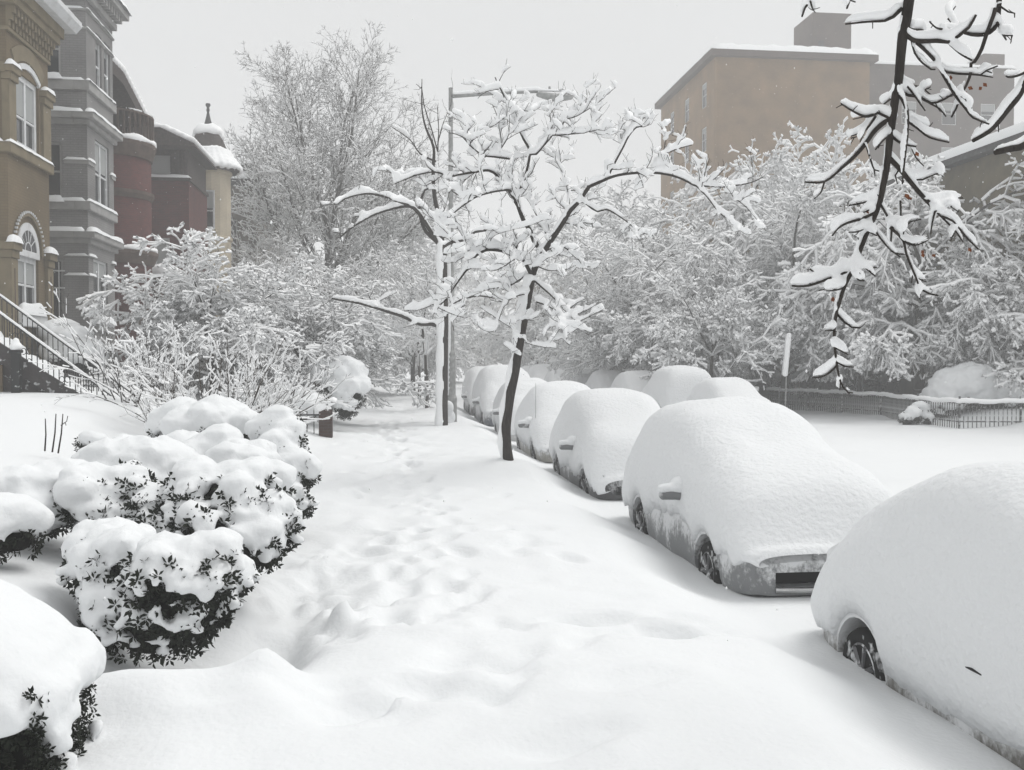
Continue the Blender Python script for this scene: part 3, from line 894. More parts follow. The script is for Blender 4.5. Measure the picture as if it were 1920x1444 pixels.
M['dark_shingle'] = add_noise(new_mat('dark_shingle', (.04, .032, .03), .9), (.075, .06, .055), 12, .4, .7, bump=.5, bscale=18)
M['brownstone'] = add_noise(new_mat('brownstone', (.07, .05, .04), .9), (.11, .08, .065), 4, .4, .7)
M['cream'] = brick_mat('cream_brick', (.56, .49, .37), (.53, .46, .35), (.47, .41, .32))
M['white_trim'] = add_noise(new_mat('white_trim', (.62, .63, .64), .6), (.5, .5, .5), 5, .45, .75)
M['glass'] = new_mat('window_glass', (.012, .014, .016), .08, .6)
M['blind'] = new_mat('pale_blind', (.32, .33, .33), .9)
M['iron'] = add_noise(new_mat('iron', (.010, .011, .012), .6, .4), (.6, .61, .62), 16, .62, .74)
M['apt_brick'] = brick_mat('brown_apartment_brick', (.26, .165, .082), (.235, .15, .075), (.21, .138, .076))
M['wing_brick'] = brick_mat('dark_apartment_brick', (.115, .085, .075), (.10, .075, .065), (.10, .08, .07))
M['olive'] = add_noise(new_mat('olive_wall', (.15, .125, .075), .9), (.11, .095, .06), 2, .4, .7)
M['slate'] = add_noise(new_mat('slate', (.05, .05, .052), .8), (.09, .09, .09), 6, .4, .7)
M['far_wall'] = add_noise(new_mat('far_wall', (.13, .115, .10), .9), (.2, .18, .16), 1.2, .4, .7)
M['stone_dark'] = add_noise(new_mat('dark_stone', (.05, .045, .045), .9), (.6, .61, .62), 7, .60, .7, bump=.8, bscale=9, dist=.04)

def wall(parent, name, mat, axis, fixed, thick, u0, u1, z0, z1, holes=()):
    """wall panel with real openings; axis 'x' = faces along x (u is y), axis 'y' = faces along y (u is x)"""
    us = sorted({u0, u1, *[h[0] for h in holes], *[h[1] for h in holes]})
    zs = sorted({z0, z1, *[h[2] for h in holes], *[h[3] for h in holes]})
    b = MB()
    for a, c in zip(us[:-1], us[1:]):
        run = None
        for d, e in zip(zs[:-1], zs[1:]):
            inside = any(h[0] <= (a + c) / 2 <= h[1] and h[2] <= (d + e) / 2 <= h[3] for h in holes)
            if not inside:
                run = (run[0], e) if run else (d, e)
            if (inside or e == zs[-1]) and run:
                f0, f1 = sorted((fixed, fixed + thick))
                if axis == 'x': b.box(f0, f1, a, c, *run)
                else: b.box(a, c, f0, f1, *run)
                run = None
    return b.build(name, mat, parent)

def obox(b, axis, f0, f1, u0, u1, z0, z1):
    f0, f1 = sorted((f0, f1))
    return b.box(f0, f1, u0, u1, z0, z1) if axis == 'x' else b.box(u0, u1, f0, f1, z0, z1)

def window(parent, axis, face, inn, u0, u1, z0, z1, cols=1, rows=2, frame=.07, rail=None, mat=None, blind=None, name='window', glass=None):
    """inn: +1/-1 direction into the wall along the facing axis"""
    mat = mat or M['white_trim']
    b = MB()
    fa, fb = face + inn * .06, face + inn * .16
    for (a, c, d, e) in ((u0, u0 + frame, z0, z1), (u1 - frame, u1, z0, z1), (u0 + frame, u1 - frame, z0, z0 + frame), (u0 + frame, u1 - frame, z1 - frame, z1)):
        obox(b, axis, fa, fb, a, c, d, e)
    w = (u1 - u0 - 2 * frame) / cols
    for k in range(1, cols):
        uc = u0 + frame + w * k
        obox(b, axis, fa + inn * .005, fb, uc - .055, uc + .055, z0 + frame, z1 - frame)
    win = b.build(name, mat, parent)
    zr = rail if rail is not None else (z0 + z1) / 2
    for k in range(cols):
        a = u0 + frame + w * k + (.055 if k else 0); c = u0 + frame + w * (k + 1) - (.055 if k < cols - 1 else 0)
        parts = [(z0 + frame, zr - .025), (zr + .025, z1 - frame)] if rows == 2 else [(z0 + frame, z1 - frame)]
        if rows == 2:
            obox(MB(), axis, 0, 0, 0, 0, 0, 0)
            r = MB(); obox(r, axis, fa + inn * .01, fb, a, c, zr - .025, zr + .025); r.build('meeting_rail', mat, win)
        for i, (d, e) in enumerate(parts):
            g_ = MB(); gg = face + inn * (.12 if i == 0 else .10)
            obox(g_, axis, gg, gg + inn * .01, a, c, d, e); g_.build('pane', glass or M['glass'], win)
            if blind and i == len(parts) - 1 and blind > 0:
                g2 = MB(); obox(g2, axis, gg - inn * .006, gg - inn * .003, a, c, e - (e - d) * blind, e); g2.build('blind', M['blind'], win)
    return win

def snow_slab_mesh(x0, x1, y0, y1, z, h, seed=0, nx=None, ny=None, under=.03, rough=.25):
    """a rounded cushion of snow on a ledge, roof or rail"""
    nx = nx or int(np.clip((x1 - x0) / .12, 7, 60)); ny = ny or int(np.clip((y1 - y0) / .12, 7, 80))
    u = np.linspace(-1, 1, nx); v = np.linspace(-1, 1, ny)
    U, V = np.meshgrid(u, v, indexing='ij')
    rx = min(1.0, h * 1.2 / max(.02, (x1 - x0) / 2)); ry = min(1.0, h * 1.2 / max(.02, (y1 - y0) / 2))
    ex = np.clip((1 - np.abs(U)) / rx, 0, 1); ey = np.clip((1 - np.abs(V)) / ry, 0, 1)
    k = np.sqrt(np.clip(1 - (1 - ex) ** 2, 0, 1)) * np.sqrt(np.clip(1 - (1 - ey) ** 2, 0, 1))
    X = (x0 + x1) / 2 + U * (x1 - x0) / 2; Y = (y0 + y1) / 2 + V * (y1 - y0) / 2
    nz = fbm2(X * 1.7 + seed * 3.1, Y * 1.7, 2, seed)
    Z = z - under + (h + under) * k * (1 + rough * nz)
    edge = (k < .02)
    X = X + np.where(edge, .03 * vnoise2(Y * 5, X * 5 + seed, 3), 0)
    return np_mesh('snow', np.stack([X, Y, Z], -1), quads=grid_faces(nx, ny)[:, ::-1], mat=M['snow'])

def ledge_snow(parent, *a, name='snow_cushion', **k):
    return obj(name, snow_slab_mesh(*a, **k), parent)

def band(parent, name, mat, x, y0, y1, z0, z1, out=.08, side_x=None, snow=.06):
    """belt course wrapping the street face and the side facing us; one thing of trim"""
    b = MB().box(x - .35, x + out, y0 - out, y1 + out, z0, z1)
    o = b.build(name, mat, parent, bevel=.015)
    if side_x is not None:
        MB().box(side_x, x - .352, y0 - out, y0 + .3, z0, z1).build('trim', mat, o)
        if snow: ledge_snow(o, side_x, x - .02, y0 - out - .02, y0 + .02, z1, snow, seed=int(z0 * 7))
    if snow: ledge_snow(o, x - .04, x + out + .03, y0 - out - .02, y1 + out + .02, z1, snow, seed=int(z0 * 10))
    return o

# ---- tan house
XT, T0, T1 = -8.7, 23.68, 26.38
tan = thing('tan_house', 'tan painted brick rowhouse with arched white window at the left picture edge', 'house', (XT - 1, 25, 1.4))
def sub(o, p):      # keep world coordinates under an empty that is not at the origin
    o.parent = p
    o.matrix_parent_inverse = Matrix.Translation(p.location).inverted()
    return o
class At:
    """parent proxy: builds children in world coordinates under a thing"""
_old_obj = obj
def obj(name, me, parent=None, loc=None):
    o = bpy.data.objects.new(name, me)
    COL.objects.link(o)
    if parent is not None:
        o.parent = parent
        if parent.get('category') and parent.type == 'EMPTY' and parent.get('worldparts'):
            o.matrix_parent_inverse = Matrix.Translation(parent.location).inverted()
    if loc is not None: o.location = loc
    return o
tan['worldparts'] = 1
yc = 24.97
w1 = (24.14, 25.56); w2 = (24.25, 25.70)
wall(tan, 'wall', M['tan_brick'], 'x', XT, -.35, T0, T1, 1.0, 10.9, [(w1[0], w1[1], 3.5, 4.95), (w2[0], w2[1], 7.4, 9.12)])
wall(tan, 'side_wall', M['tan_brick'], 'y', T0, .35, XT - 4, XT - .352, 1.0, 10.9)
wall(tan, 'rear_wall', M['tan_brick'], 'y', T1, -.35, XT - 2.2, XT - .352, 1.0, 10.9)
wall(tan, 'main_wall', M['tan_brick'], 'x', XT - 2.0, -.35, T1 + .002, 29.6, 1.0, 10.9)
# round-headed window: arch ring, fan light and two sashes below
arch = MB(); R = (w1[1] - w1[0]) / 2; cy = (w1[0] + w1[1]) / 2; zs = 4.95
def arc_ring(b, r0, r1, f0, f1, cy, zs, n=20, a0=0, a1=math.pi):
    vs = []
    for k in range(n + 1):
        t = a0 + (a1 - a0) * k / n
        for r in (r0, r1):
            for f in (f0, f1):
                vs.append((f, cy + r * math.cos(t), zs + r * math.sin(t)))
    fs = []
    for k in range(n):
        o = 4 * k
        fs += [(o, o + 2, o + 6, o + 4), (o + 1, o + 5, o + 7, o + 3), (o, o + 4, o + 5, o + 1), (o + 2, o + 3, o + 7, o + 6)]
    fs += [(0, 1, 3, 2), (4 * n, 4 * n + 2, 4 * n + 3, 4 * n + 1)]
    b.add(vs, fs)
arc_ring(arch, R - .17, R + .01, XT - .12, XT + .03, cy, zs)
aw = arch.build('arched_window', M['white_trim'], tan)
g_ = MB(); g_.prism([(cy + (R - .16) * math.cos(math.pi * k / 20), zs + .05 + (R - .16) * math.sin(math.pi * k / 20)) for k in range(21)], 'x', XT + .004, XT + .010)
g_.build('fan_pane', M['glass'], aw)
for t in (35, 65, 90, 115, 145):
    t = math.radians(t)
    MB().tube([(XT + .018, cy + .2 * math.cos(t), zs + .06 + .2 * math.sin(t)), (XT + .018, cy + (R - .15) * math.cos(t), zs + .04 + (R - .15) * math.sin(t))], .012, 4).build('glazing_bar', M['white_trim'], aw)
lead = MB(); arc_ring(lead, .19, .215, XT + .011, XT + .024, cy, zs + .05, 12); lead.build('glazing_bar', M['white_trim'], aw)
MB().box(XT - .1, XT + .035, w1[0] + .0, w1[1] - .0, zs - .10, zs + .05).build('transom', M['white_trim'], aw)
window(tan, 'x', XT, -1, w1[0], w1[1], 3.5, zs - .10, cols=2, rail=4.18, blind=.96, frame=.12)
hood = MB(); arc_ring(hood, R + .16, R + .24, XT, XT + .05, cy, zs, 24); ho = hood.build('arch_hood', M['tan_trim'], tan)
for k in range(26):
    t = math.pi * (k + .5) / 26
    _p = (XT + .05, cy + (R + .26) * math.cos(t), zs + (R + .26) * math.sin(t))
    MB().box(_p[0] - .03, _p[0] + .03, _p[1] - .025, _p[1] + .025, _p[2] - .025, _p[2] + .025).build('bead', M['white_trim'], ho)
MB().box(XT - .1, XT + .16, w1[0] - .12, w1[1] + .14, 3.18, 3.49).build('sill', M['white_trim'], tan, bevel=.015)
ledge_snow(tan, XT - .06, XT + .20, w1[0] - .05, w1[1] + .10, 3.49, .26, seed=4)
for a, c in ((T0 - .05, T0 + .36), (T1 - .36, T1 + .05)):
    p = MB().box(XT - .2, XT + .07, a, c, 1.2, 4.72).box(XT - .2, XT + .10, a - .03, c + .03, 4.722, 4.90).box(XT - .2, XT + .15, a - .07, c + .07, 4.902, 5.10).build('pilaster', M['tan_trim'], tan, bevel=.01)
    MB().box(XT + .071, XT + .078, (a + c) / 2 - .02, (a + c) / 2 + .02, 2.6, 4.5).build('groove', M['brownstone'], p)
    ledge_snow(p, XT - .04, XT + .20, a - .1, c + .1, 5.10, .16, seed=int(a * 3))
MB().box(XT - 1.2, XT - .002, T0 - .07, T0 - .001, 4.9, 5.1).build('pilaster_cap', M['tan_trim'], tan)
window(tan, 'x', XT, -1, w2[0], w2[1], 7.4, 9.12, cols=2, rail=8.12, blind=.96, frame=.13)
seg = MB(); arc_ring(seg, 1.32, 1.45, XT - .03, XT + .04, (w2[0] + w2[1]) / 2, 7.98, 14, math.radians(57), math.radians(123)); seg.build('window_hood', M['white_trim'], tan)
seg = MB(); arc_ring(seg, 1.50, 1.85, XT, XT + .035, (w2[0] + w2[1]) / 2, 7.98, 14, math.radians(55), math.radians(125)); seg.build('brick_arch', M['tan_trim'], tan)
bt = band(tan, 'sill_course', M['tan_trim'], XT, T0, T1, 7.10, 7.36, out=.10, side_x=XT - 2.5, snow=.07)
for a, c in ((T0 - .03, w2[0] - .16), (w2[1] + .16, T1 + .03)):
    p = MB().box(XT - .1, XT + .06, a, c, 7.37, 8.75).box(XT - .1, XT + .11, a - .03, c + .03, 8.752, 8.92).box(XT - .1, XT + .16, a - .06, c + .05, 8.922, 9.10).build('pilaster', M['tan_trim'], tan, bevel=.01)
    ledge_snow(p, XT - .03, XT + .20, a - .08, c + .07, 9.10, .10, seed=int(a * 5))
MB().box(XT - 1.2, XT - .002, T0 - .10, T0 - .001, 8.9, 9.12).build('pilaster_cap', M['tan_trim'], tan)
cb = MB().box(XT - .3, XT + .06, T0 - .05, T1 + .05, 9.86, 9.94).box(XT - .3, XT + .25, T0 - .2, T1 + .2, 10.42, 10.6).build('corbel_course', M['tan_trim'], tan)
for k in range(13):
    yk = T0 + .05 + (T1 - T0 - .1) * k / 12
    c_ = MB().box(XT + .001, XT + .07, yk - .06, yk + .06, 9.96, 10.1).box(XT + .001, XT + .13, yk - .06, yk + .06, 10.102, 10.25).box(XT + .001, XT + .19, yk - .06, yk + .06, 10.252, 10.418)
    c_.build('corbel', M['tan_trim'], cb)
MB().box(XT - 3, XT - .302, T0 - .2, T0 - .002, 10.3, 10.6).box(XT - 3, XT - .302, T0 - .1, T0 - .002, 9.86, 10.298).build('side_cornice', M['tan_trim'], tan)
MB().box(XT - .6, XT + .32, T0 - .3, T1 + .3, 10.602, 10.85).build('frieze', M['tan_trim'], tan)
gutter = MB().prism([(XT - .6, 10.852), (XT + .52, 10.852), (XT + .66, 11.02), (XT + .66, 11.14), (XT - .6, 11.14)], 'y', T0 - .62, T1 + .62).build('cornice', M['white_trim'], tan)
MB().prism([(XT - 2.6, 11.2), (XT + .55, 11.142), (XT - 2.6, 12.6)], 'y', T0 - .5, T1 + .5).build('roof', M['slate'], tan)
rs = np_mesh('snow', [(XT + .64, T0 - .6, 11.13), (XT + .64, T1 + .58, 11.13), (XT + .5, T1 + .5, 11.32), (XT + .5, T0 - .5, 11.32), (XT - 2.6, T1 + .4, 12.85), (XT - 2.6, T0 - .5, 12.85), (XT - 2.6, T1 + .55, 12.4), (XT + .45, T1 + .62, 11.14)],
             quads=[(0, 1, 2, 3), (3, 2, 4, 5), (1, 7, 6, 4)], tris=[(1, 4, 2)], mat=M['snow'])
obj('roof_snow', rs, tan)

# ---- grey house
XG, G0, G1 = -8.9, 30.26, 32.98
grey = thing('grey_house', 'pale grey painted three-storey rowhouse with tall paired windows and snow-lined ledges', 'house', (XG - 1, 31, 1.4)); grey['worldparts'] = 1
ww = [(30.72, 32.20, 3.55, 5.42, 2), (31.0, 32.46, 7.14, 9.02, 2)]
h3 = [(31.18, 31.78, 10.66, 12.25), (32.05, 32.68, 10.66, 12.25)]
wall(grey, 'wall', M['grey_brick'], 'x', XG, -.35, G0, G1, 1.0, 13.0, [w[:4] for w in ww] + h3)
sw = [(-10.75, -9.62, 3.5, 5.35), (-10.75, -9.62, 7.0, 8.75), (-10.75, -9.62, 10.55, 12.1)]
wall(grey, 'side_wall', M['grey_brick'], 'y', G0, .35, -12.5, XG - .352, 1.0, 13.0, sw)
wall(grey, 'rear_wall', M['grey_brick'], 'y', G1, -.35, -12.5, XG - .352, 1.0, 13.0)
for w in ww: window(grey, 'x', XG, -1, *w[:4], cols=2, rail=(w[2] + w[3]) / 2 - .05, blind=.5 if w[2] < 5 else .9)
for w in h3: window(grey, 'x', XG, -1, *w, cols=1, rail=11.3, blind=.4)
for i, w in enumerate(sw):
    wi = window(grey, 'y', G0, 1, *w, cols=1, rail=w[2] + .9, mat=M['grey_trim'])
    if i == 0:      # iron bars on the lowest one
        for k in range(6):
            u = w[0] + .1 + (w[1] - w[0] - .2) * k / 5
            MB().tube([(u, G0 - .04, w[2] - .05), (u, G0 - .04, w[3] - .1)], .016, 5).build('bar', M['white_trim'], wi)
        for z_ in (w[2] + .12, w[2] + 1.0, w[3] - .35):
            MB().box(w[0], w[1] + .06, G0 - .055, G0 - .025, z_ - .02, z_ + .02).build('bar', M['white_trim'], wi)
    if i: ledge_snow(grey, w[0] - .1, w[1] + .1, G0 - .16, G0 + .1, w[2] + .02, .18, seed=30 + i)
for z0, z1, out_, sn in ((6.78, 7.06, .09, .07), (10.26, 10.56, .09, .07), (12.02, 12.10, .04, .04), (12.56, 12.64, .05, .05)):
    band(grey, 'belt_course', M['grey_trim'], XG, G0, G1, z0, z1, out_, -12.3, sn)
for z0, sn in ((5.96, .13), (9.42, .12)):
    band(grey, 'cornice_course', M['grey_trim'], XG, G0, G1, z0 - .16, z0 - .002, .10, -12.3, 0)
    band(grey, 'cornice_course', M['grey_trim'], XG, G0, G1, z0, z0 + .2, .24, -12.3, sn)
for z0 in (8.12, 5.42, 4.85):      # short bands on the corner piers
    for a, c in ((G0, 30.85), (32.6, G1)):
        b = MB().box(XG - .3, XG + .05, a - (.05 if a == G0 else 0), c + (.05 if c == G1 else 0), z0, z0 + (.14 if z0 > 8 else .05)).build('pier_band', M['grey_trim'], grey)
        ledge_snow(b, XG - .02, XG + .09, a - .07, c + .03, z0 + (.14 if z0 > 8 else .05), .06, seed=int(z0))
    b = MB().box(-9.55, XG - .302, G0 - .05, G0 + .2, z0, z0 + (.14 if z0 > 8 else .05)).build('pier_band', M['grey_trim'], grey)
    ledge_snow(b, -9.57, XG + .02, G0 - .09, G0 + .02, z0 + (.14 if z0 > 8 else .05), .05, seed=int(z0) + 4)
cr = MB().box(XG - .5, XG + .12, G0 - .12, G1 + .12, 12.9, 13.1).box(XG - .5, XG + .42, G0 - .42, G1 + .42, 13.32, 13.55).box(-12.5, XG - .502, G0 - .12, G0 + .3, 12.9, 13.1).box(-12.5, XG - .502, G0 - .42, G0 + .3, 13.32, 13.55).build('cornice', M['grey_trim'], grey, bevel=.01)
for k in range(11):
    yk = G0 + .02 + (G1 - G0 - .04) * k / 10
    MB().box(XG - .05, XG + .30, yk - .06, yk + .06, 13.102, 13.318).build('bracket', M['grey_trim'], cr)
for k in range(10):
    xk = XG + .05 - .27 * k
    MB().box(xk - .06, xk + .06, G0 - .30, G0 + .05, 13.102, 13.318).build('bracket', M['grey_trim'], cr)
ledge_snow(grey, XG - 3.5, XG + .5, G0 - .5, G1 + .5, 13.55, .3, name='roof_snow')
MB().box(XG - .1, XG + .14, 30.66, 32.3, 3.28, 3.54).build('sill', M['grey_trim'], grey)
ledge_snow(grey, XG - .05, XG + .26, 30.6, 32.4, 3.5, .24, seed=9)
# areaway railing with snow in front of the grey house
gr = thing('area_railing', 'iron stoop railing lined with snow below the barred grey house window', 'railing', (-9.4, 29.2, 1.6)); gr['worldparts'] = 1
rp = [(-10.3, 29.4, 3.25), (-9.55, 29.4, 3.25), (-8.75, 29.4, 2.65), (-8.2, 29.4, 2.3)]
MB().tube(rp, .025, 6).build('handrail', M['iron'], gr)
obj('snow_load', blobs_mesh('snow_load', [(*(np.array(a) * (1 - t) + np.array(b_) * t + [0, 0, .06]), .07, .08, .07) for a, b_ in zip(rp[:-1], rp[1:]) for t in np.linspace(0, 1, 14)], M['snow_branch'], .03), gr)
for k in range(15):
    x_ = -10.25 + .14 * k; zt_ = float(np.interp(x_, [p[0] for p in rp], [p[2] for p in rp]))
    MB().tube([(x_, 29.4, zt_ - .95), (x_, 29.4, zt_)], .011, 5).build('baluster', M['iron'], gr)

# ---- red house with round bay and overhanging roof
red = thing('red_house', 'dark red brick house with round bay, balcony and overhanging snowy roof', 'house', (-11, 39, 1.4)); red['worldparts'] = 1
wall(red, 'wall', M['red_brick'], 'x', -10.3, -.35, 33.3, 46.0, 1.0, 11.2)
bx_, by_, br_ = -10.0, 36.7, 1.35
MB().lathe([(br_, 1.0), (br_, 10.2)], (bx_, by_, 0), 28).build('round_bay', M['red_brick'], red, smooth=True)
for z_, rr_, hh in ((3.8, .15, .35), (6.1, .22, .55), (8.2, .10, .25), (9.9, .18, .7)):
    MB().lathe([(br_ + rr_ * .3, z_ - hh * .6), (br_ + rr_, z_), (br_ + rr_, z_ + .12)], (bx_, by_, 0), 28).build('stone_band', M['brownstone'], red)
def ring_snow(parent, cx, cy_, r, z, h, w=.16):
    bl = [(cx + r * math.cos(t), cy_ + r * math.sin(t), z + h * .3, w, w, h * (.8 + .3 * math.sin(7 * t))) for t in np.linspace(0, 2 * math.pi, 60, endpoint=False)]
    return obj('snow_cushion', blobs_mesh('snow_cushion', bl, M['snow_branch'], .05), parent)
ring_snow(red, bx_, by_, br_ + .08, 6.24, .17)
ring_snow(red, bx_, by_, br_ + .06, 10.04, .2)
# balcony rail on top of the bay
rail = MB().lathe([(br_ + .06, 10.98), (br_ + .11, 10.98), (br_ + .11, 11.04), (br_ + .06, 11.04)], (bx_, by_, 0), 28).build('balcony_rail', M['brownstone'], red)
for k in range(44):
    t = 2 * math.pi * k / 44
    MB().box(-.03, .03, -.03, .03, 10.1, 10.98)
    xk, yk = bx_ + (br_ + .08) * math.cos(t), by_ + (br_ + .08) * math.sin(t)
    MB().box(xk - .03, xk + .03, yk - .03, yk + .03, 10.1, 10.98).build('baluster', M['brownstone'], rail)
ring_snow(red, bx_, by_, br_ + .08, 11.06, .06, .08)
# upper storey gable behind the balcony
MB().prism([(33.6, 10.3), (42.0, 10.3), (42.0, 11.0), (37.0, 12.2), (33.6, 12.2)], 'x', -13, -10.45).build('upper_wall', M['red_brick'], red)
eave = MB().prism([(33.2, 12.25), (36.9, 12.25), (41.8, 11.1), (41.8, 11.6), (37.1, 12.75), (33.2, 12.75)], 'x', -13.2, -9.6).build('dark_eave', M['dark_shingle'], red)
sn = []
for t in np.linspace(0, 1, 26):
    y_s = 33.3 + 8.5 * t; z_s = 12.75 if y_s < 37 else 12.75 - (y_s - 37) * .25
    for x_s in np.linspace(-12.8, -9.75, 9): sn.append((x_s, y_s, z_s + .06, .28, .3, .24))
obj('roof_snow', blobs_mesh('roof_snow', sn, M['snow_branch'], .09), red)
MB().box(-11.9, -11.0, 39.3, 41.6, 12.0, 13.9).build('chimney', M['slate'], red)
MB().box(-9.95, -9.35, 33.55, 34.5, 12.5, 13.5).build('bracket_block', M['dark_shingle'], red)
# projecting square bay with the dark glazed upper storey
wall(red, 'bay_wall', M['red_brick'], 'y', 42.0, .35, -10.35, -8.38, 1.0, 9.75, [(-9.75, -9.15, 6.15, 7.4)])
wall(red, 'bay_side', M['red_brick'], 'x', -8.38, -.35, 42.352, 46.0, 1.0, 9.75)
window(red, 'y', 42.0, 1, -9.75, -9.15, 6.15, 7.4, cols=1, rows=1, blind=1.0)
MB().box(-8.6, -8.37, 41.9, 42.2, 1, 1.2)
wall(red, 'upper_storey', M['dark_shingle'], 'y', 42.02, .3, -10.35, -8.42, 9.87, 11.0, [(-9.95, -9.05, 9.95, 10.85)])
wall(red, 'upper_side', M['dark_shingle'], 'x', -8.42, -.3, 42.33, 46.0, 9.87, 11.0)
window(red, 'y', 42.02, 1, -9.95, -9.05, 9.95, 10.85, cols=1, rows=1, mat=M['dark_shingle'], glass=M['blind'])
for xk in (-8.62, -8.78):
    MB().box(xk - .045, xk + .045, 41.9, 42.01, 9.87, 11.0).build('post', M['dark_shingle'], red)
MB().box(-10.4, -8.3, 41.85, 46.0, 9.752, 9.868).build('sill_band', M['dark_shingle'], red)
ledge_snow(red, -10.4, -8.25, 41.8, 42.0, 9.87, .10, seed=12)
MB().prism([(-10.6, 11.002), (-7.95, 11.002), (-8.0, 11.12), (-9.3, 11.72), (-10.6, 11.72)], 'y', 41.2, 46.2).build('overhang_roof', M['dark_shingle'], red)
sn = [(x_s, y_s, (11.16 + min(.6, (-7.95 - x_s) * .45)) + .05, .26, .3, .17) for x_s in np.linspace(-10.5, -8.15, 8) for y_s in np.linspace(41.4, 46, 14)]
sn += [(x_s, 41.35, (11.16 + min(.6, (-7.95 - x_s) * .45)) - .0, .2, .16, .12) for x_s in np.linspace(-10.5, -8.15, 12)]
obj('roof_snow', blobs_mesh('roof_snow', sn, M['snow_branch'], .08), red)
# porch with snowed-over roof and vines between the two bays
MB().box(-10.29, -8.7, 38.6, 41.6, 5.35, 5.7).build('porch_roof', M['brownstone'], red)
sn = [(x_s, y_s, 5.8, .35, .4, .30 + .1 * math.sin(3 * x_s + y_s)) for x_s in np.linspace(-10.2, -8.7, 6) for y_s in np.linspace(38.6, 41.6, 8)]
obj('porch_snow', blobs_mesh('porch_snow', sn, M['snow_branch'], .09), red)
for yk in (38.8, 41.3): MB().box(-8.95, -8.75, yk - .1, yk + .1, 1.2, 5.348).build('porch_post', M['brownstone'], red)
MB().box(-10.28, -10.2, 38.8, 41.4, 1.2, 5.3).build('painted_porch_shade', M['dark_shingle'], red)  # dark panel on the back wall, porch shade put in as colour
st = MB()
for k in range(6): st.box(-9.6 + .32 * k, -9.28 + .32 * k, 38.9, 41.2, 1.0, 2.6 - .22 * k)
st.build('stoop', M['brownstone'], red)
sn = [(-9.4 + .32 * k, y_s, 2.7 - .22 * k, .22, .3, .16) for k in range(6) for y_s in np.linspace(39, 41.2, 7)]
obj('stoop_snow', blobs_mesh('stoop_snow', sn, M['snow_branch'], .07), red)

# ---- cream house with the round turret
cr_ = thing('cream_house', 'cream house with round turret under a snowy pointed roof and finial', 'house', (-9.5, 49, 1.4)); cr_['worldparts'] = 1
cx_, cyy, rt_ = -8.72, 48.3, 1.02
# faceted turret wall, with an opening left for the window facing us
tw = MB(); nf = 16
for k in range(nf):
    a0 = 2 * math.pi * k / nf + math.radians(-95); a1 = 2 * math.pi * (k + 1) / nf + math.radians(-95)
    p0_, p1_ = (cx_ + rt_ * math.cos(a0), cyy + rt_ * math.sin(a0)), (cx_ + rt_ * math.cos(a1), cyy + rt_ * math.sin(a1))
    for z0, z1 in ((1.0, 11.35),):
        tw.add([(p0_[0], p0_[1], z0), (p1_[0], p1_[1], z0), (p1_[0], p1_[1], z1), (p0_[0], p0_[1], z1)], [(0, 1, 2, 3)])
tw.build('turret_wall', M['cream'], cr_)
window(cr_, 'y', cyy - rt_ - .20, 1, cx_ - .22, cx_ + .46, 8.45, 10.25, cols=1, rail=9.3, blind=.9)
MB().box(cx_ - .30, cx_ + .54, cyy - rt_ - .22, cyy - rt_ + .1, 8.32, 8.44).build('sill', M['cream'], cr_)
ledge_snow(cr_, cx_ - .22, cx_ + .46, cyy - rt_ - .25, cyy - rt_, 8.44, .14)
for z_ in (8.0, 11.1, 6.4): MB().lathe([(rt_ + .02, z_), (rt_ + .07, z_ + .05), (rt_ + .07, z_ + .16), (rt_ + .02, z_ + .2)], (cx_, cyy, 0), 24).build('band', M['cream'], cr_)
roof = MB().lathe([(1.45, 11.3), (1.5, 11.42), (1.0, 12.0), (.72, 12.7), (.45, 13.3), (.12, 13.55)], (cx_, cyy, 0), 24).build('turret_roof', M['dark_shingle'], cr_, smooth=True)
MB().lathe([(.20, 13.45), (.10, 13.85), (.05, 14.1), (.09, 14.2), (.05, 14.3), (.12, 14.42), (.10, 14.5)], (cx_, cyy, 0), 12).build('finial', M['slate'], cr_, smooth=True)
sn = []
for z_, r_ in ((11.45, 1.42), (11.62, 1.3), (11.8, 1.15), (12.0, 1.0), (12.2, .9), (13.15, .52), (13.3, .42), (12.95, .58)):
    for t in np.linspace(0, 2 * math.pi, 26, endpoint=False):
        if 12.3 < z_ < 13 and math.sin(t) < -.1: continue
        sn.append((cx_ + r_ * math.cos(t), cyy + r_ * math.sin(t), z_, .22, .22, .2 + .05 * math.sin(5 * t)))
obj('roof_snow', blobs_mesh('roof_snow', sn, M['snow_branch'], .07), cr_)
wall(cr_, 'wall', M['cream'], 'x', -9.6, -.35, 46.3, 52.5, 1.0, 10.8)
wall(cr_, 'rear_wall', M['cream'], 'y', 52.5, -.3, -14, -9.96, 1.0, 10.8)
MB().prism([(-14, 10.8), (-9.3, 10.8), (-14, 13.0)], 'y', 46.3, 52.6).build('roof', M['slate'], cr_)

# ---- dark house beyond
dk = thing('far_house', 'dim dark house with a flat snowy roof beyond the cream turret', 'house', (-10, 62, 1.4)); dk['worldparts'] = 1
wall(dk, 'wall', M['far_wall'], 'y', 58.0, .3, -13, -8.0, 1.0, 12.3, [(-9.6, -8.9, 8.4, 10.4), (-9.6, -8.9, 4.2, 6.2)])
wall(dk, 'street_wall', M['far_wall'], 'x', -8.0, -.3, 58.31, 70, 1.0, 12.3)
for z_ in (8.4, 4.2): window(dk, 'y', 58.0, 1, -9.6, -8.9, z_, z_ + 2, cols=1)
MB().box(-13, -7.7, 57.7, 70, 12.302, 12.7).build('cornice', M['slate'], dk)
MB().box(-9.4, -8.0, 58.0, 60, 12.7, 13.6).build('dormer', M['slate'], dk)
ledge_snow(dk, -13, -7.6, 57.6, 70, 12.7, .4, name='roof_snow')

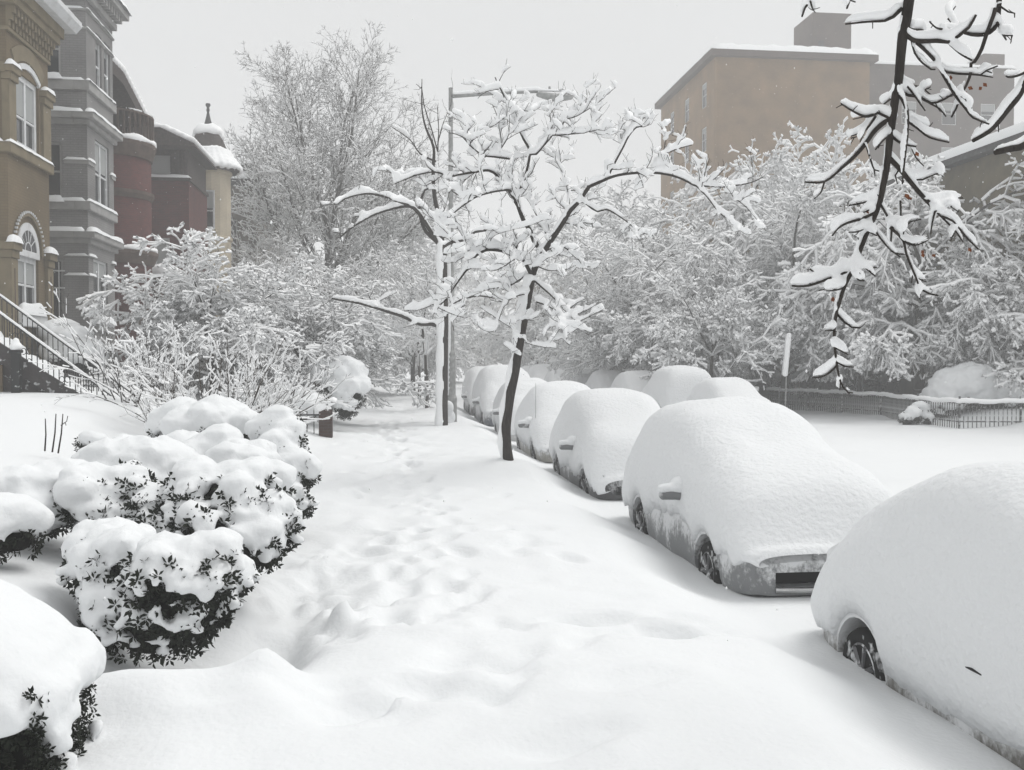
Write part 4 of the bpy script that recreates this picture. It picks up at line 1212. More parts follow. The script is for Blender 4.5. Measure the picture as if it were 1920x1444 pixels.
# ---- brown apartment block across the street, its wing, and the olive house
ap = thing('apartment_block', 'brown brick apartment block with snowy flat roof and rooftop brick shed', 'building', (30, 80, .5)); ap['worldparts'] = 1
AX0, AX1, AY0, AY1, AZ = 25.2, 38.0, 76.0, 92.0, 26.3
lw = [(y_, y_ + 1.3, z_, z_ + 2.0) for z_ in (23.0, 19.4, 15.8) for y_ in (78.2, 83.0, 87.6)]
wall(ap, 'street_wall', M['apt_brick'], 'x', AX0, .4, AY0 + .402, AY1, 0, AZ, lw)
for w in lw: window(ap, 'x', AX0, 1, *w, cols=1, blind=.4)
wall(ap, 'front_wall', M['apt_brick'], 'y', AY0, .4, AX0, AX1, 0, AZ)
wall(ap, 'right_wall', M['apt_brick'], 'x', AX1, -.4, AY0 + .402, AY1, 0, AZ)
MB().box(AX0 - .5, AX1 + .5, AY0 - .5, AY1 + .5, AZ, AZ + .5).build('eave', M['wing_brick'], ap)
ledge_snow(ap, AX0 - .55, AX1 + .55, AY0 - .55, AY1 + .5, AZ + .5, .6, name='roof_snow', nx=30, ny=30)
MB().box(AX0 + 4.5, AX1 - .2, AY0 + 3, AY1 - 1, AZ + .5, AZ + 1.35).build('parapet', M['wing_brick'], ap)
ledge_snow(ap, AX0 + 4.4, AX1 - .1, AY0 + 2.9, AY1 - 1, AZ + 1.35, .25, name='parapet_snow')
px0, px1 = P(1507, 60, 80).x, P(1596, 60, 80).x
MB().box(px0 + .8, px1, 80.0, 84, AZ + 1.3, P(1550, 24, 80).z).build('rooftop_shed', M['wing_brick'], ap)
MB().box(px0 + 1.3, px0 + 1.75, 79.9, 79.99, AZ + 1.4, AZ + 2.9).build('shed_door', M['slate'], ap)
wg = thing('apartment_wing', 'darker brick wing with a chimney right of the brown apartment block', 'building', (48, 86, .5)); wg['worldparts'] = 1
WY = 84.0; wz = P(1700, 122, WY).z
wxs = [(P(a, 300, WY).x, P(a, 300, WY).x + 1.4) for a in (1690, 1765, 1838)]
wh = [(a, b_, z_, z_ + 2.0) for a, b_ in wxs for z_ in (wz - 5.2, wz - 9.2, wz - 13.2)]
wall(wg, 'wall', M['wing_brick'], 'y', WY, .4, AX1 + .003, P(1900, 300, WY).x, 0, wz, wh)
for w in wh: window(wg, 'y', WY, 1, *w, cols=1, blind=.7)
wall(wg, 'side_wall', M['wing_brick'], 'x', P(1900, 300, WY).x, -.4, WY + .402, 100, 0, wz)
ledge_snow(wg, AX1, P(1902, 300, WY).x, WY - .2, WY + 14, wz, .35, name='roof_snow')
MB().box(P(1845, 100, 86).x, P(1884, 100, 86).x, 86, 88, wz - .2, P(1860, 101, 86).z).build('chimney', M['wing_brick'], wg)
ol = thing('olive_house', 'olive brown house with a long snowy eave at the right picture edge', 'house', (24, 44, .5)); ol['worldparts'] = 1
lw = [(y_, y_ + 1.1, z_, z_ + 1.7) for y_ in (36, 40.5, 45, 50, 55) for z_ in (2.6, 6.2)]
wall(ol, 'wall', M['olive'], 'x', 22.5, .3, 28, 62, 0, 10.2, lw)
for w in lw: window(ol, 'x', 22.5, 1, *w, cols=1)
wall(ol, 'end_wall', M['olive'], 'y', 62, -.3, 22.802, 32, 0, 10.2)
wall(ol, 'near_wall', M['olive'], 'y', 28, .3, 22.802, 32, 0, 10.2)
MB().prism([(22.0, 10.2), (32, 10.2), (32, 13.5), (22.0, 10.45)], 'y', 27.6, 62.4).build('roof', M['slate'], ol)
rsn = np_mesh('snow', [(21.9, 27.5, 10.4), (21.9, 62.5, 10.4), (22.15, 62.5, 10.85), (22.15, 27.5, 10.85), (32, 62.5, 13.9), (32, 27.5, 13.9)], quads=[(0, 3, 2, 1), (3, 5, 4, 2)], mat=M['snow'])
obj('roof_snow', rsn, ol)
# dim facades closing the far end of the street
for i, (a, c, Y_, zt_, lab) in enumerate(((985, 1110, 110, 11, 'faint pale facade straight down the road, almost lost in the snowfall'), (1115, 1235, 104, 12, 'faint tan facade behind the far parked cars, dimmed by the snowfall'))):
    fh = thing('distant_house', lab, 'house', (P((a + c) / 2, 600, Y_).x, Y_, .3)); fh['worldparts'] = 1
    xa, xb = P(a, 600, Y_).x, P(c, 600, Y_).x
    hs = [(x_, x_ + 1.0, z_, z_ + 1.8) for z_ in (2.2, 6.0) for x_ in np.linspace(xa + .6, xb - 1.7, 4)]
    wall(fh, 'wall', [M['far_wall'], M['cream']][i], 'y', Y_, .3, xa, xb, 0, zt_, hs)
    for w in hs: window(fh, 'y', Y_, 1, *w, cols=1)
    wall(fh, 'side_wall', [M['far_wall'], M['cream']][i], 'x', xa, .3, Y_ + .302, Y_ + 10, 0, zt_)
    ledge_snow(fh, xa - .2, xb + .2, Y_ - .2, Y_ + 10, zt_, .4, name='roof_snow')
# ------------------------------------------------------------------ the street tree and the hanging branch, limb by limb
class Limbs:
    def __init__(self, seed):
        self.lines = []      # (points, radii, is_twig)
        self.rng = random.Random(seed)
    def add(self, pts, r0, r1, twig=False):
        pts = [Vector(p) for p in pts]
        n = len(pts)
        self.lines.append((pts, [r0 + (r1 - r0) * i / (n - 1) for i in range(n)], twig))
        return self.lines[-1]

def resample(pts, rad, step):
    P_, R_ = [], []
    for i in range(len(pts) - 1):
        a, b = pts[i], pts[i + 1]; n = max(1, int((b - a).length / step))
        for k in range(n):
            f = k / n
            # soft curve through the traced corners
            p_1 = pts[i - 1] if i > 0 else a; p2 = pts[i + 2] if i + 2 < len(pts) else b
            f2, f3 = f * f, f * f * f
            q = .5 * ((2 * a) + (b - p_1) * f + (2 * p_1 - 5 * a + 4 * b - p2) * f2 + (3 * a - p_1 - 3 * b + p2) * f3)
            P_.append(q); R_.append(rad[i] + (rad[i + 1] - rad[i]) * f)
    P_.append(pts[-1]); R_.append(rad[-1])
    return P_, R_

def add_twigs(L, lines, per_m, ln, r, seed, sub=2, upb=.35, spread=1.0, depth=.8, rmax=.03):
    rng = random.Random(seed)
    new = []
    for pts, rad, tw in lines:
        P_, R_ = resample(pts, rad, .06)
        tot = sum((P_[i + 1] - P_[i]).length for i in range(len(P_) - 1))
        k = int(tot * per_m * rng.uniform(.8, 1.2) + rng.random())
        for _ in range(k):
            i = rng.randrange(max(1, int(len(P_) * .12)), len(P_))
            if R_[i] > rmax and rng.random() < .8: continue
            d = (P_[min(i + 1, len(P_) - 1)] - P_[max(0, i - 1)]).normalized()
            s = Vector((rng.uniform(-1, 1), rng.uniform(-1, 1) * depth, rng.uniform(-.6, 1)))
            v = (d * rng.uniform(.2, .9) + s * spread + Vector((0, 0, upb))).normalized()
            q = P_[i].copy(); l = ln * rng.uniform(.4, 1.2); n = 4
            pp = [q.copy()]
            for j in range(n):
                v = (v + Vector((rng.uniform(-.3, .3), rng.uniform(-.3, .3), rng.uniform(-.2, .3)))).normalized()
                q = q + v * (l / n); pp.append(q.copy())
            new.append(L.add(pp, min(r, R_[i] * .7), r * .45, True))
    if sub > 1 and new:
        add_twigs(L, new, per_m * 1.7, ln * .42, r * .65, seed + 1, sub - 1, upb, spread * .8, depth, 1)
    return new

def limbs_mesh(name, L, mat, keep, n=7, step=.05):
    b = MB()
    for pts, rad, tw in L.lines:
        if not keep(rad, tw): continue
        P_, R_ = resample(pts, rad, step if not tw else step * 1.5)
        b.tube(P_, R_, n if rad[0] > .012 else 4, cap=True)
    me = bpy.data.meshes.new(name); me.from_pydata(b.v, [], b.f); me.update()
    me.polygons.foreach_set('use_smooth', np.ones(len(me.polygons), dtype=bool))
    me.materials.append(mat)
    return me

def snow_on(L, seed, step, base, twigk=1.0, lump=.6, wind=Vector((-.35, -.15, 0)), gap=.10, mode=None, steep=.25, maxr=9, off=.85):
    """lumps resting on the upper (and windward) side of every limb"""
    rng = random.Random(seed)
    out = []
    for li, (pts, rad, tw) in enumerate(L.lines):
        P_, R_ = resample(pts, rad, step)
        n = len(P_); ph = rng.uniform(0, 50)
        for i in range(n):
            d = (P_[min(i + 1, n - 1)] - P_[max(0, i - 1)]).normalized()
            hor = math.sqrt(max(0, 1 - d.z * d.z))
            if R_[i] > maxr: continue
            k = .5 + .5 * mnoise.noise(Vector((ph + i * step * 3.3, li * 1.7, seed)))
            if k < gap: continue
            f = i / max(1, n - 1)
            endt = min(1.0, (1 - f) * n * step / .10 + .35)
            amt = base * (steep + (1 - steep) * hor) * (1 - lump + 2 * lump * k) * endt * (twigk if tw else 1.0)
            u = (Vector((0, 0, 1)) - d * d.z)
            if u.length < .15: u = wind.normalized()
            else: u = (u.normalized() + wind * (.3 + (1 - hor))).normalized()
            c = P_[i] + u * (R_[i] * .4 + amt * off)
            out.append((c.x, c.y, c.z, amt * .95 + R_[i] * .3, amt * .95 + R_[i] * .3, amt * 1.08))
    return out

# ---- street tree: traced limbs (photo positions), each limb given its own depth in the crown
TY = 16.2
def zA(pts, ox, oy, s): return [(ox + a / s, oy + b / s) for a, b in pts]
Z3 = lambda *p: zA(p, 840, 100, 5.553)
Z4 = lambda *p: zA(p, 740, 300, 4.247)
Z5 = lambda *p: zA(p, 1050, 160, 4.813)
Z6 = lambda *p: zA(p, 600, 130, 2.72)
def lift(pp, Y0, dY0=0.0, dY1=0.0):
    n = len(pp)
    return [P(a, b, Y0 + dY0 + (dY1 - dY0) * i / max(1, n - 1)) for i, (a, b) in enumerate(pp)]
ST = Limbs(1)
trunk = [(956, 905), (955, 880), (949, 840), (948, 800), (954, 750), (964, 700), (974, 640), (984, 585), (993, 540), (998, 520)]
ST.add(lift(trunk, TY), .098, .066)
ST.lines[-1] = (ST.lines[-1][0], [.12, .10, .092, .09, .088, .084, .08, .075, .068, .064], False)
main = []
def limb(pp, r0, r1, a=0.0, b=0.0):
    main.append(ST.add(lift(pp, TY, a, b), r0, r1))
limb([(998, 520)] + Z4((1105, 890), (1130, 830), (1180, 740), (1240, 650), (1340, 500), (1400, 400), (1450, 350), (1550, 210)) + Z5((250, 920), (420, 845)), .058, .026, 0, -.25)
limb(Z5((420, 845), (530, 810), (700, 790), (850, 790), (990, 810), (1110, 850), (1230, 910), (1340, 910), (1480, 915), (1700, 885), (1830, 830)), .024, .008, -.25, .1)
limb(Z5((1480, 915), (1560, 1000), (1680, 1100), (1750, 1180)), .010, .005, 0, -.2)
limb(Z5((1230, 910), (1330, 1010), (1420, 1130), (1530, 1220)), .012, .005, -.1, -.4)
limb(Z5((850, 790), (870, 690), (950, 620), (1080, 570), (1190, 540)), .012, .005, -.15, .3)
limb(Z5((440, 810), (500, 690), (570, 560), (620, 460), (690, 380), (740, 370), (750, 300), (850, 250)), .019, .006, -.25, .1)
limb(Z5((690, 380), (690, 300), (640, 240)), .007, .004)
limb(Z5((565, 560), (545, 400), (590, 330)), .008, .004, 0, -.2)
limb(Z5((260, 1090), (340, 1140), (420, 1120), (530, 1180), (640, 1260), (700, 1330)), .016, .006, -.3, -.8)
limb(Z4((1180, 740), (1110, 640), (1080, 560), (1030, 490), (980, 360), (960, 330)), .046, .030, 0, .1)
limb([(966, 378), (985, 330)] + Z3((850, 1030), (790, 900), (720, 750), (640, 590), (580, 440), (520, 320), (490, 250)), .026, .008, .1, .2)
limb(Z3((520, 320), (580, 200), (655, 140)), .007, .004, .2, .1)
limb(Z3((585, 200), (600, 130), (615, 55)), .005, .003, .2, .2)
limb(Z3((530, 375), (430, 390), (350, 430), (310, 470)), .007, .004, .2, .0)
limb(Z3((850, 1050), (920, 1050), (990, 970), (1085, 855), (1080, 770), (1060, 640)), .018, .006, .1, -.3)
limb(Z3((1085, 855), (1250, 845), (1400, 830), (1470, 815), (1580, 830)), .012, .005, -.2, -.5)
limb(Z3((1100, 740), (1180, 690), (1300, 670), (1400, 620), (1540, 530), (1630, 460)), .011, .005, -.3, -.2)
limb(Z3((1400, 620), (1440, 480), (1440, 320)), .007, .003, -.25, -.1)
limb(Z3((1470, 815), (1540, 750), (1550, 660), (1590, 560)), .006, .003, -.4, -.5)
limb(Z3((680, 690), (740, 630), (800, 590), (840, 520)), .009, .004, .2, .5)
limb(Z3((790, 595), (880, 605), (945, 570)), .006, .003, .3, .6)
limb(Z3((600, 520), (540, 480), (505, 440)), .006, .003, .2, .5)
limb(Z3((560, 980), (530, 740), (500, 620), (455, 520)), .011, .004, .3, .5)
limb(Z3((640, 1100), (490, 1080), (360, 1060), (230, 960), (150, 870), (40, 830)), .016, .006, .1, -.4)
limb(Z3((230, 960), (240, 880), (320, 810), (460, 760)), .008, .004, -.2, .1)
limb(Z3((200, 800), (160, 680), (145, 650)), .005, .003, -.3, -.3)
limb(Z3((490, 1080), (560, 980), (630, 850), (640, 640)), .012, .004, .1, -.2)
limb(Z4((970, 340), (900, 230), (820, 130), (750, 85), (620, 100), (500, 120), (420, 140), (390, 115), (310, 95), (220, 110), (150, 130), (0, 190)), .024, .007, .1, -.9)
limb(Z4((960, 330), (940, 260), (900, 240), (840, 245), (760, 260), (660, 290), (600, 325), (510, 390), (410, 475), (340, 520)), .022, .007, .1, -1.2)
limb([(998, 520)] + Z4((1060, 860), (1020, 790), (940, 750), (860, 725), (750, 715), (690, 735), (640, 770), (590, 850), (540, 920), (500, 975), (450, 1050), (430, 1095)), .034, .010, 0, -1.1)
limb(Z4((430, 1095), (370, 1150), (310, 1230)), .010, .005, -1.0, -1.2)
limb(Z4((430, 1095), (455, 1150), (455, 1250), (470, 1360)), .009, .005, -1.0, -1.2)
limb(Z4((690, 735), (620, 705), (540, 710), (460, 730)), .011, .005, -.5, -.9)
limb(Z4((880, 735), (950, 790), (940, 800), (830, 870), (760, 885)), .011, .005, -.2, -1.0)
limb(Z4((960, 750), (980, 650), (945, 570), (950, 510)), .009, .004, .1, -.5)
limb(Z4((850, 725), (760, 660), (800, 600), (890, 570)), .008, .004, -.3, -.8)
limb(Z4((1340, 500), (1450, 500), (1550, 485), (1580, 540)), .014, .007, -.1, .4)
limb(Z4((1370, 440), (1390, 300), (1350, 170), (1330, 50), (1250, -80)), .016, .006, -.1, .6)
limb(Z4((1240, 650), (1150, 480), (1070, 330), (1010, 270), (900, 150)), .014, .005, 0, 1.0)
limb(Z4((1100, 950), (1180, 1020), (1260, 1090), (1340, 1180), (1420, 1260), (1480, 1330)), .020, .007, 0, -.7)
limb(Z4((1130, 1130), (1250, 1180), (1330, 1260), (1370, 1430)), .011, .005, -.2, -.8)
limb(Z4((1010, 790), (1100, 830), (1220, 880), (1300, 880)), .014, .005, 0, -.8)
limb(Z4((1090, 1060), (960, 1090), (870, 1170), (800, 1370)), .010, .004, 0, -.7)
limb(Z4((1060, 1240), (950, 1250), (940, 1340), (1000, 1430)), .009, .004, 0, -.5)
limb(Z4((1120, 860), (1000, 950), (900, 1010), (800, 1020), (700, 1040)), .013, .005, 0, .9)
limb(Z4((1180, 740), (1280, 690), (1370, 705), (1440, 760), (1500, 850)), .013, .005, 0, .9)
# bring in the twigs
_n0 = len(ST.lines)
add_twigs(ST, main, 6.4, .50, .0085, 9, 2, .10, 1.0, 1.0, .03)
_zt, _xl, _xr = P(930, 150, TY).z, P(640, 400, TY).x, P(1420, 330, TY).x
ST.lines = ST.lines[:_n0] + [l for l in ST.lines[_n0:] if max(p.z for p in l[0]) < _zt and min(p.x for p in l[0]) > _xl and max(p.x for p in l[0]) < _xr]
_n1 = len(ST.lines)
add_twigs(ST, [l for l in ST.lines[_n0:]], 4.0, .16, .0048, 29, 1, .2, 1.0, 1.0, 1)
st = thing('street_tree', 'slim dark leaning street tree loaded with thick snow beside the kerb', 'tree', tuple(P(956, 895, TY)))
st['worldparts'] = 1
obj('trunk', limbs_mesh('trunk', ST, M['bark'], lambda r, tw: not tw and r[0] > .06, 12, .06), st)
def limb_parts(L, parent, mat, keep, n, step):
    for ln_ in L.lines:
        if keep(ln_[1], ln_[2]):
            one = Limbs(0); one.lines = [ln_]
            obj('limb', limbs_mesh('limb', one, mat, lambda r, tw: True, n, step), parent)
limb_parts(ST, st, M['twig'], lambda r, tw: not tw and r[0] <= .06, 6, .07)
tag(obj('twigs', limbs_mesh('twigs', ST, M['twig'], lambda r, tw: tw, 4, .08), st), kind='stuff')
SX = Limbs(0); SX.lines = ST.lines[:_n1]
bl = snow_on(SX, 3, .045, .054, .85, .85, Vector((-.45, .1, 0)), .36, steep=.15, maxr=.052, off=1.0)
# plaster of wind-blown snow up the left of the trunk
rg = random.Random(4)
TP, TR = resample(ST.lines[0][0], ST.lines[0][1], .05)
for i, (p, r) in enumerate(zip(TP, TR)):
    f = i / len(TP)
    if f < .12: continue
    w = .05 + .015 * math.sin(i * .6) + (.035 if f > .72 else 0)
    bl.append((p.x - r * .85 - w * .1, p.y - .02, p.z, w * 1.15, w * 1.1, .07))
tag(obj('snow_load', blobs_mesh('snow_load', bl, M['snow_branch'], .0215, 1, 4), st), kind='stuff')

# ---- second kerb tree, by the lamp post
S2 = Limbs(2); T2Y = 27.5; m2 = []
def limb2(pp, r0, r1, a=0.0, b=0.0): m2.append(S2.add(lift(pp, T2Y, a, b), r0, r1))
S2.add(lift([(829, 800), (829, 740), (830, 660), (831, 600), (830, 540), (829, 460)], T2Y), .165, .13)
limb2([(829, 462)] + Z4((350, 660), (250, 570), (210, 470), (195, 390), (215, 300), (240, 240), (280, 225)), .07, .02, 0, -.3)
limb2([(829, 462)] + Z4((470, 650), (540, 640), (640, 575), (740, 560), (820, 520)), .06, .02, 0, .5)
limb2([(829, 462), (826, 420), (815, 370), (812, 320)] + Z6((580, 400), (540, 300), (520, 200), (520, 50)), .075, .010, 0, .2)
limb2(Z6((600, 420), (570, 310), (530, 180), (520, 100), (490, 75)), .020, .007, .1, .2)
limb2(Z6((600, 420), (605, 300), (597, 180)), .018, .007, .1, .3)
limb2(Z6((602, 370), (630, 270), (670, 180)), .016, .006, .1, .3)
limb2(Z6((590, 470), (510, 430), (460, 360), (360, 290)), .03, .009, .1, 1.0)
limb2([(829, 470)] + Z6((560, 820), (500, 730), (460, 700), (400, 705), (340, 720), (260, 750), (160, 810), (100, 860)), .06, .014, 0, -1.5)
limb2(Z6((470, 705), (440, 690), (330, 650), (230, 635), (130, 660), (90, 690)), .04, .012, -1.0, -1.8)
limb2([(830, 615)] + Z6((570, 1300), (510, 1300), (420, 1260), (340, 1235), (260, 1210), (180, 1190), (60, 1170)), .06, .022, 0, -1.0)
limb2(Z6((268, 1215), (262, 1180), (245, 1150)), .016, .01, -.7, -.7)
limb2([(830, 600), (845, 575), (870, 560), (900, 555), (930, 560)], .05, .012, 0, .4)
add_twigs(S2, m2, 1.3, .8, .009, 19, 2, .1, 1.0, 1.0, .07)
k2 = thing('kerb_tree', 'snow-plastered kerb tree with long bare limbs reaching left, beside the lamp post', 'tree', tuple(P(829, 800, T2Y)), group='young trees along the kerb')
k2['worldparts'] = 1
obj('trunk', limbs_mesh('trunk', S2, M['bark'], lambda r, tw: not tw and r[0] > .1, 12, .15), k2)
limb_parts(S2, k2, M['twig'], lambda r, tw: not tw and r[0] <= .1, 6, .15)
tag(obj('twigs', limbs_mesh('twigs', S2, M['twig'], lambda r, tw: tw, 4, .15), k2), kind='stuff')
up_sprouts = lambda b: not (b[2] > P(815, 300, T2Y).z and b[0] > P(770, 300, T2Y).x)
bl = [b for b in snow_on(S2, 7, .10, .085, .7, .7, Vector((-.4, -.2, 0)), .15, steep=.15, maxr=.1) if up_sprouts(b)]
TP, TR = resample(S2.lines[0][0], S2.lines[0][1], .09)
for i, (p, r) in enumerate(zip(TP, TR)):
    w = .10 + .02 * math.sin(i * .7)
    bl.append((p.x - r * .75, p.y - r * .65, p.z, w, w, .12)); bl.append((p.x - r * .1, p.y - r * .95, p.z, w * .6, w * .5, .12))
tag(obj('snow_load', blobs_mesh('snow_load', bl, M['snow_branch'], .05, 1, 3), k2), kind='stuff')

# ---- branch hanging into view from the tree beside the camera
HB = Limbs(3); HY = 5.0
A_ = lambda *p: zA(p, 1480, 0, 3.8)
B_ = lambda *p: zA(p, 1450, 360, 3.609)
rh = random.Random(12)
def hang(pp, r0, r1, a=None, b=None):
    a = 0.0 if a is None else a
    b = rh.uniform(-.30, .30) if b is None else b
    return HB.add(lift(pp, HY, a, b), r0, r1)
top = P(1722, -330, 4.6)
stem = HB.add([top] + lift(A_((870, -420)), HY, -.2, -.2) + lift(A_((858, -120), (850, 0), (835, 120), (810, 250), (795, 400), (780, 560), (755, 700), (735, 850), (715, 1000), (700, 1150), (680, 1270), (645, 1440)), HY), .034, .015)
HB.add(lift(B_((735, 0), (700, 130), (640, 260), (590, 390), (540, 520), (490, 620), (450, 740), (420, 860), (412, 1000), (425, 1130), (440, 1230), (470, 1320), (515, 1365)), HY), .015, .004)
for pp, r0, r1 in [
  (A_((800, 60), (740, 120), (680, 148), (560, 155), (400, 172)), .008, .003), (A_((825, 175), (900, 210), (990, 255)), .006, .003), (A_((900, 210), (975, 215)), .004, .002),
  (A_((815, 225), (890, 290), (1050, 292), (1130, 300), (1210, 255), (1280, 195), (1330, 105)), .010, .004),
  (A_((890, 290), (980, 370), (1060, 460), (1080, 500), (1110, 560), (1180, 680), (1260, 780), (1310, 840), (1425, 885)), .008, .003),
  (A_((870, 280), (895, 380), (950, 450), (1010, 495), (1040, 495)), .005, .003),
  (A_((1075, 490), (1120, 515), (1200, 525), (1300, 530), (1360, 535), (1410, 500), (1485, 470)), .006, .003), (A_((1360, 535), (1450, 552)), .004, .002), (A_((1400, 505), (1445, 520)), .003, .002),
  (A_((1515, -300), (1505, -100), (1495, 0), (1480, 160), (1430, 230), (1350, 250), (1255, 235), (1190, 185), (1130, 130)), .012, .004),
  (A_((1470, 60), (1450, 120), (1410, 230), (1370, 350), (1320, 440), (1295, 455), (1290, 530), (1260, 610), (1220, 680), (1190, 770), (1155, 835)), .009, .003),
  (A_((1480, 160), (1520, 240), (1545, 285)), .006, .003), (A_((1530, 255), (1590, 252)), .004, .002), (A_((1495, 40), (1560, 85), (1605, 95), (1605, 125)), .005, .002),
  (A_((1210, 255), (1130, 215), (1050, 200), (1000, 155)), .005, .003), (A_((1190, 190), (1150, 110), (1185, 45)), .005, .002), (A_((1130, 300), (1170, 340), (1230, 390), (1300, 430)), .005, .003),
  (A_((785, 570), (830, 600), (920, 620), (965, 640), (1020, 688)), .007, .003), (A_((965, 640), (1005, 620)), .003, .002),
  (A_((775, 640), (850, 680), (930, 690), (1000, 735), (1070, 775), (1115, 830)), .007, .003), (A_((930, 690), (1010, 735), (1100, 710), (1180, 660), (1225, 650)), .006, .003),
  (A_((830, 600), (890, 680), (940, 750), (968, 790)), .005, .002), (A_((1100, 680), (1140, 690)), .003, .002), (A_((1225, 660), (1260, 720)), .003, .002), (A_((1240, 755), (1300, 770)), .004, .002),
  (A_((755, 680), (690, 730), (670, 750)), .005, .003), (A_((735, 860), (690, 830), (620, 800), (580, 785)), .008, .003), (A_((620, 810), (540, 830), (450, 790), (370, 740)), .006, .003), (A_((540, 830), (455, 850)), .003, .002),
  (A_((735, 830), (620, 920), (540, 1030), (450, 1130), (370, 1200), (250, 1295), (110, 1297)), .010, .003), (A_((250, 1295), (225, 1370), (180, 1415)), .004, .002), (A_((615, 830), (540, 930), (440, 970)), .005, .002), (A_((540, 930), (505, 1010)), .003, .002),
  (A_((545, 1030), (580, 1140), (605, 1210), (640, 1220)), .004, .002), (A_((605, 1210), (610, 1255)), .003, .002), (A_((715, 960), (660, 1010), (615, 1065)), .005, .003), (A_((440, 985), (480, 975)), .003, .002),
  (A_((775, 650), (830, 760), (845, 850), (840, 960), (830, 1050), (820, 1160), (805, 1310)), .008, .003), (A_((850, 870), (920, 920), (1000, 980), (1140, 1015)), .005, .003), (A_((860, 830), (930, 880), (1000, 910)), .004, .002),
  (A_((735, 975), (800, 1025), (905, 1045)), .006, .003), (A_((870, 1040), (900, 1120), (960, 1185)), .004, .002), (A_((800, 1180), (755, 1250), (770, 1310)), .004, .002),
  (A_((705, 1120), (800, 1220), (880, 1320), (960, 1410)), .010, .007), (A_((850, 1275), (950, 1280), (1030, 1245), (1095, 1225)), .005, .002), (A_((1070, 1230), (1095, 1260)), .003, .002),
  (B_((965, -10), (1040, 70), (1100, 130), (1180, 210), (1230, 260), (1285, 340)), .007, .003), (B_((1100, 130), (1170, 105), (1240, 85)), .004, .002), (B_((1200, 100), (1255, 135)), .003, .002), (B_((1095, 130), (1075, 210), (1065, 285)), .004, .002),
  (B_((1230, 260), (1200, 330)), .003, .002), (B_((1140, 165), (1220, 200), (1300, 300), (1390, 390)), .005, .003), (B_((1040, 60), (1100, 60), (1165, 40), (1280, 40)), .005, .003),
  (B_((710, 20), (660, 60), (600, 75), (510, 92)), .005, .003), (B_((690, 140), (600, 180), (500, 210), (440, 245), (400, 295)), .006, .003), (B_((645, 240), (610, 250), (570, 270), (510, 272)), .005, .002), (B_((570, 270), (575, 320)), .003, .002), (B_((690, 90), (650, 120), (590, 150)), .004, .002),
  (B_((725, 85), (780, 180), (800, 235), (795, 350)), .006, .003), (B_((800, 240), (880, 240), (930, 200), (1000, 185)), .005, .002), (B_((890, 240), (880, 285)), .003, .002), (B_((860, 60), (860, 190), (820, 200)), .004, .002),
  (B_((665, 225), (730, 320), (800, 400), (860, 440)), .005, .002), (B_((800, 400), (850, 420), (940, 420)), .004, .002), (B_((640, 270), (700, 295)), .003, .002),
  (B_((790, 240), (820, 265), (880, 330), (900, 420), (940, 520), (965, 580), (1000, 660), (1060, 690), (1115, 700)), .007, .003), (B_((1000, 660), (990, 725)), .003, .002), (B_((965, 580), (1035, 610)), .003, .002), (B_((880, 330), (960, 360), (1050, 325)), .005, .002), (B_((945, 550), (935, 615)), .003, .002),
  (B_((575, 440), (620, 510), (690, 570)), .004, .002), (B_((620, 510), (700, 512)), .003, .002), (B_((540, 520), (570, 590), (615, 600)), .004, .002),
  (B_((530, 525), (420, 570), (300, 615), (210, 638), (125, 635)), .006, .003), (B_((520, 510), (470, 480), (420, 530), (350, 552), (280, 545), (248, 522)), .005, .003),
  (B_((410, 575), (395, 630), (340, 660), (310, 668)), .003, .002), (B_((475, 650), (420, 665), (360, 670)), .004, .002), (B_((430, 825), (480, 880), (530, 915), (585, 920)), .005, .003), (B_((414, 935), (350, 940)), .003, .002),
  (B_((420, 1055), (505, 1100)), .003, .002), (B_((428, 1150), (480, 1180), (545, 1185)), .004, .002), (B_((430, 1175), (370, 1230), (320, 1252), (268, 1255)), .005, .003), (B_((500, 1355), (540, 1360)), .003, .002), (B_((455, 1290), (450, 1340)), .003, .002),
  (A_((1900, 200), (1760, 430), (1672, 600), (1640, 680), (1560, 780), (1490, 870), (1420, 940), (1310, 1003)), .014, .006), (A_((1490, 870), (1490, 940)), .003, .002), (A_((1860, 900), (1672, 1035), (1580, 1060), (1470, 1085)), .016, .010),
  (A_((1780, 440), (1672, 520), (1580, 550), (1545, 543)), .006, .003),
  (A_((300, -260), (220, -90), (150, 0), (110, 60), (90, 120)), .006, .003), (A_((150, 10), (165, 60), (185, 90)), .004, .002), (A_((480, -160), (430, 0), (410, 60)), .005, .003), (A_((430, 0), (470, 15)), .003, .002)]:
    hang(pp, r0 * 1.4, r1 * 1.6)
traced = list(HB.lines)
# short spurs
rg = random.Random(31)
for pts, rad, tw in traced:
    P_, R_ = resample(pts, rad, .02)
    for i in range(3, len(P_)):
        if rg.random() < .075 and R_[i] < .012:
            v = Vector((rg.uniform(-1, 1), rg.uniform(-.6, .6), rg.uniform(-1, .9))).normalized()
            HB.add([P_[i], P_[i] + v * .018, P_[i] + v * .036 + Vector((0, 0, rg.uniform(-.008, .01)))], .0028, .0022, True)
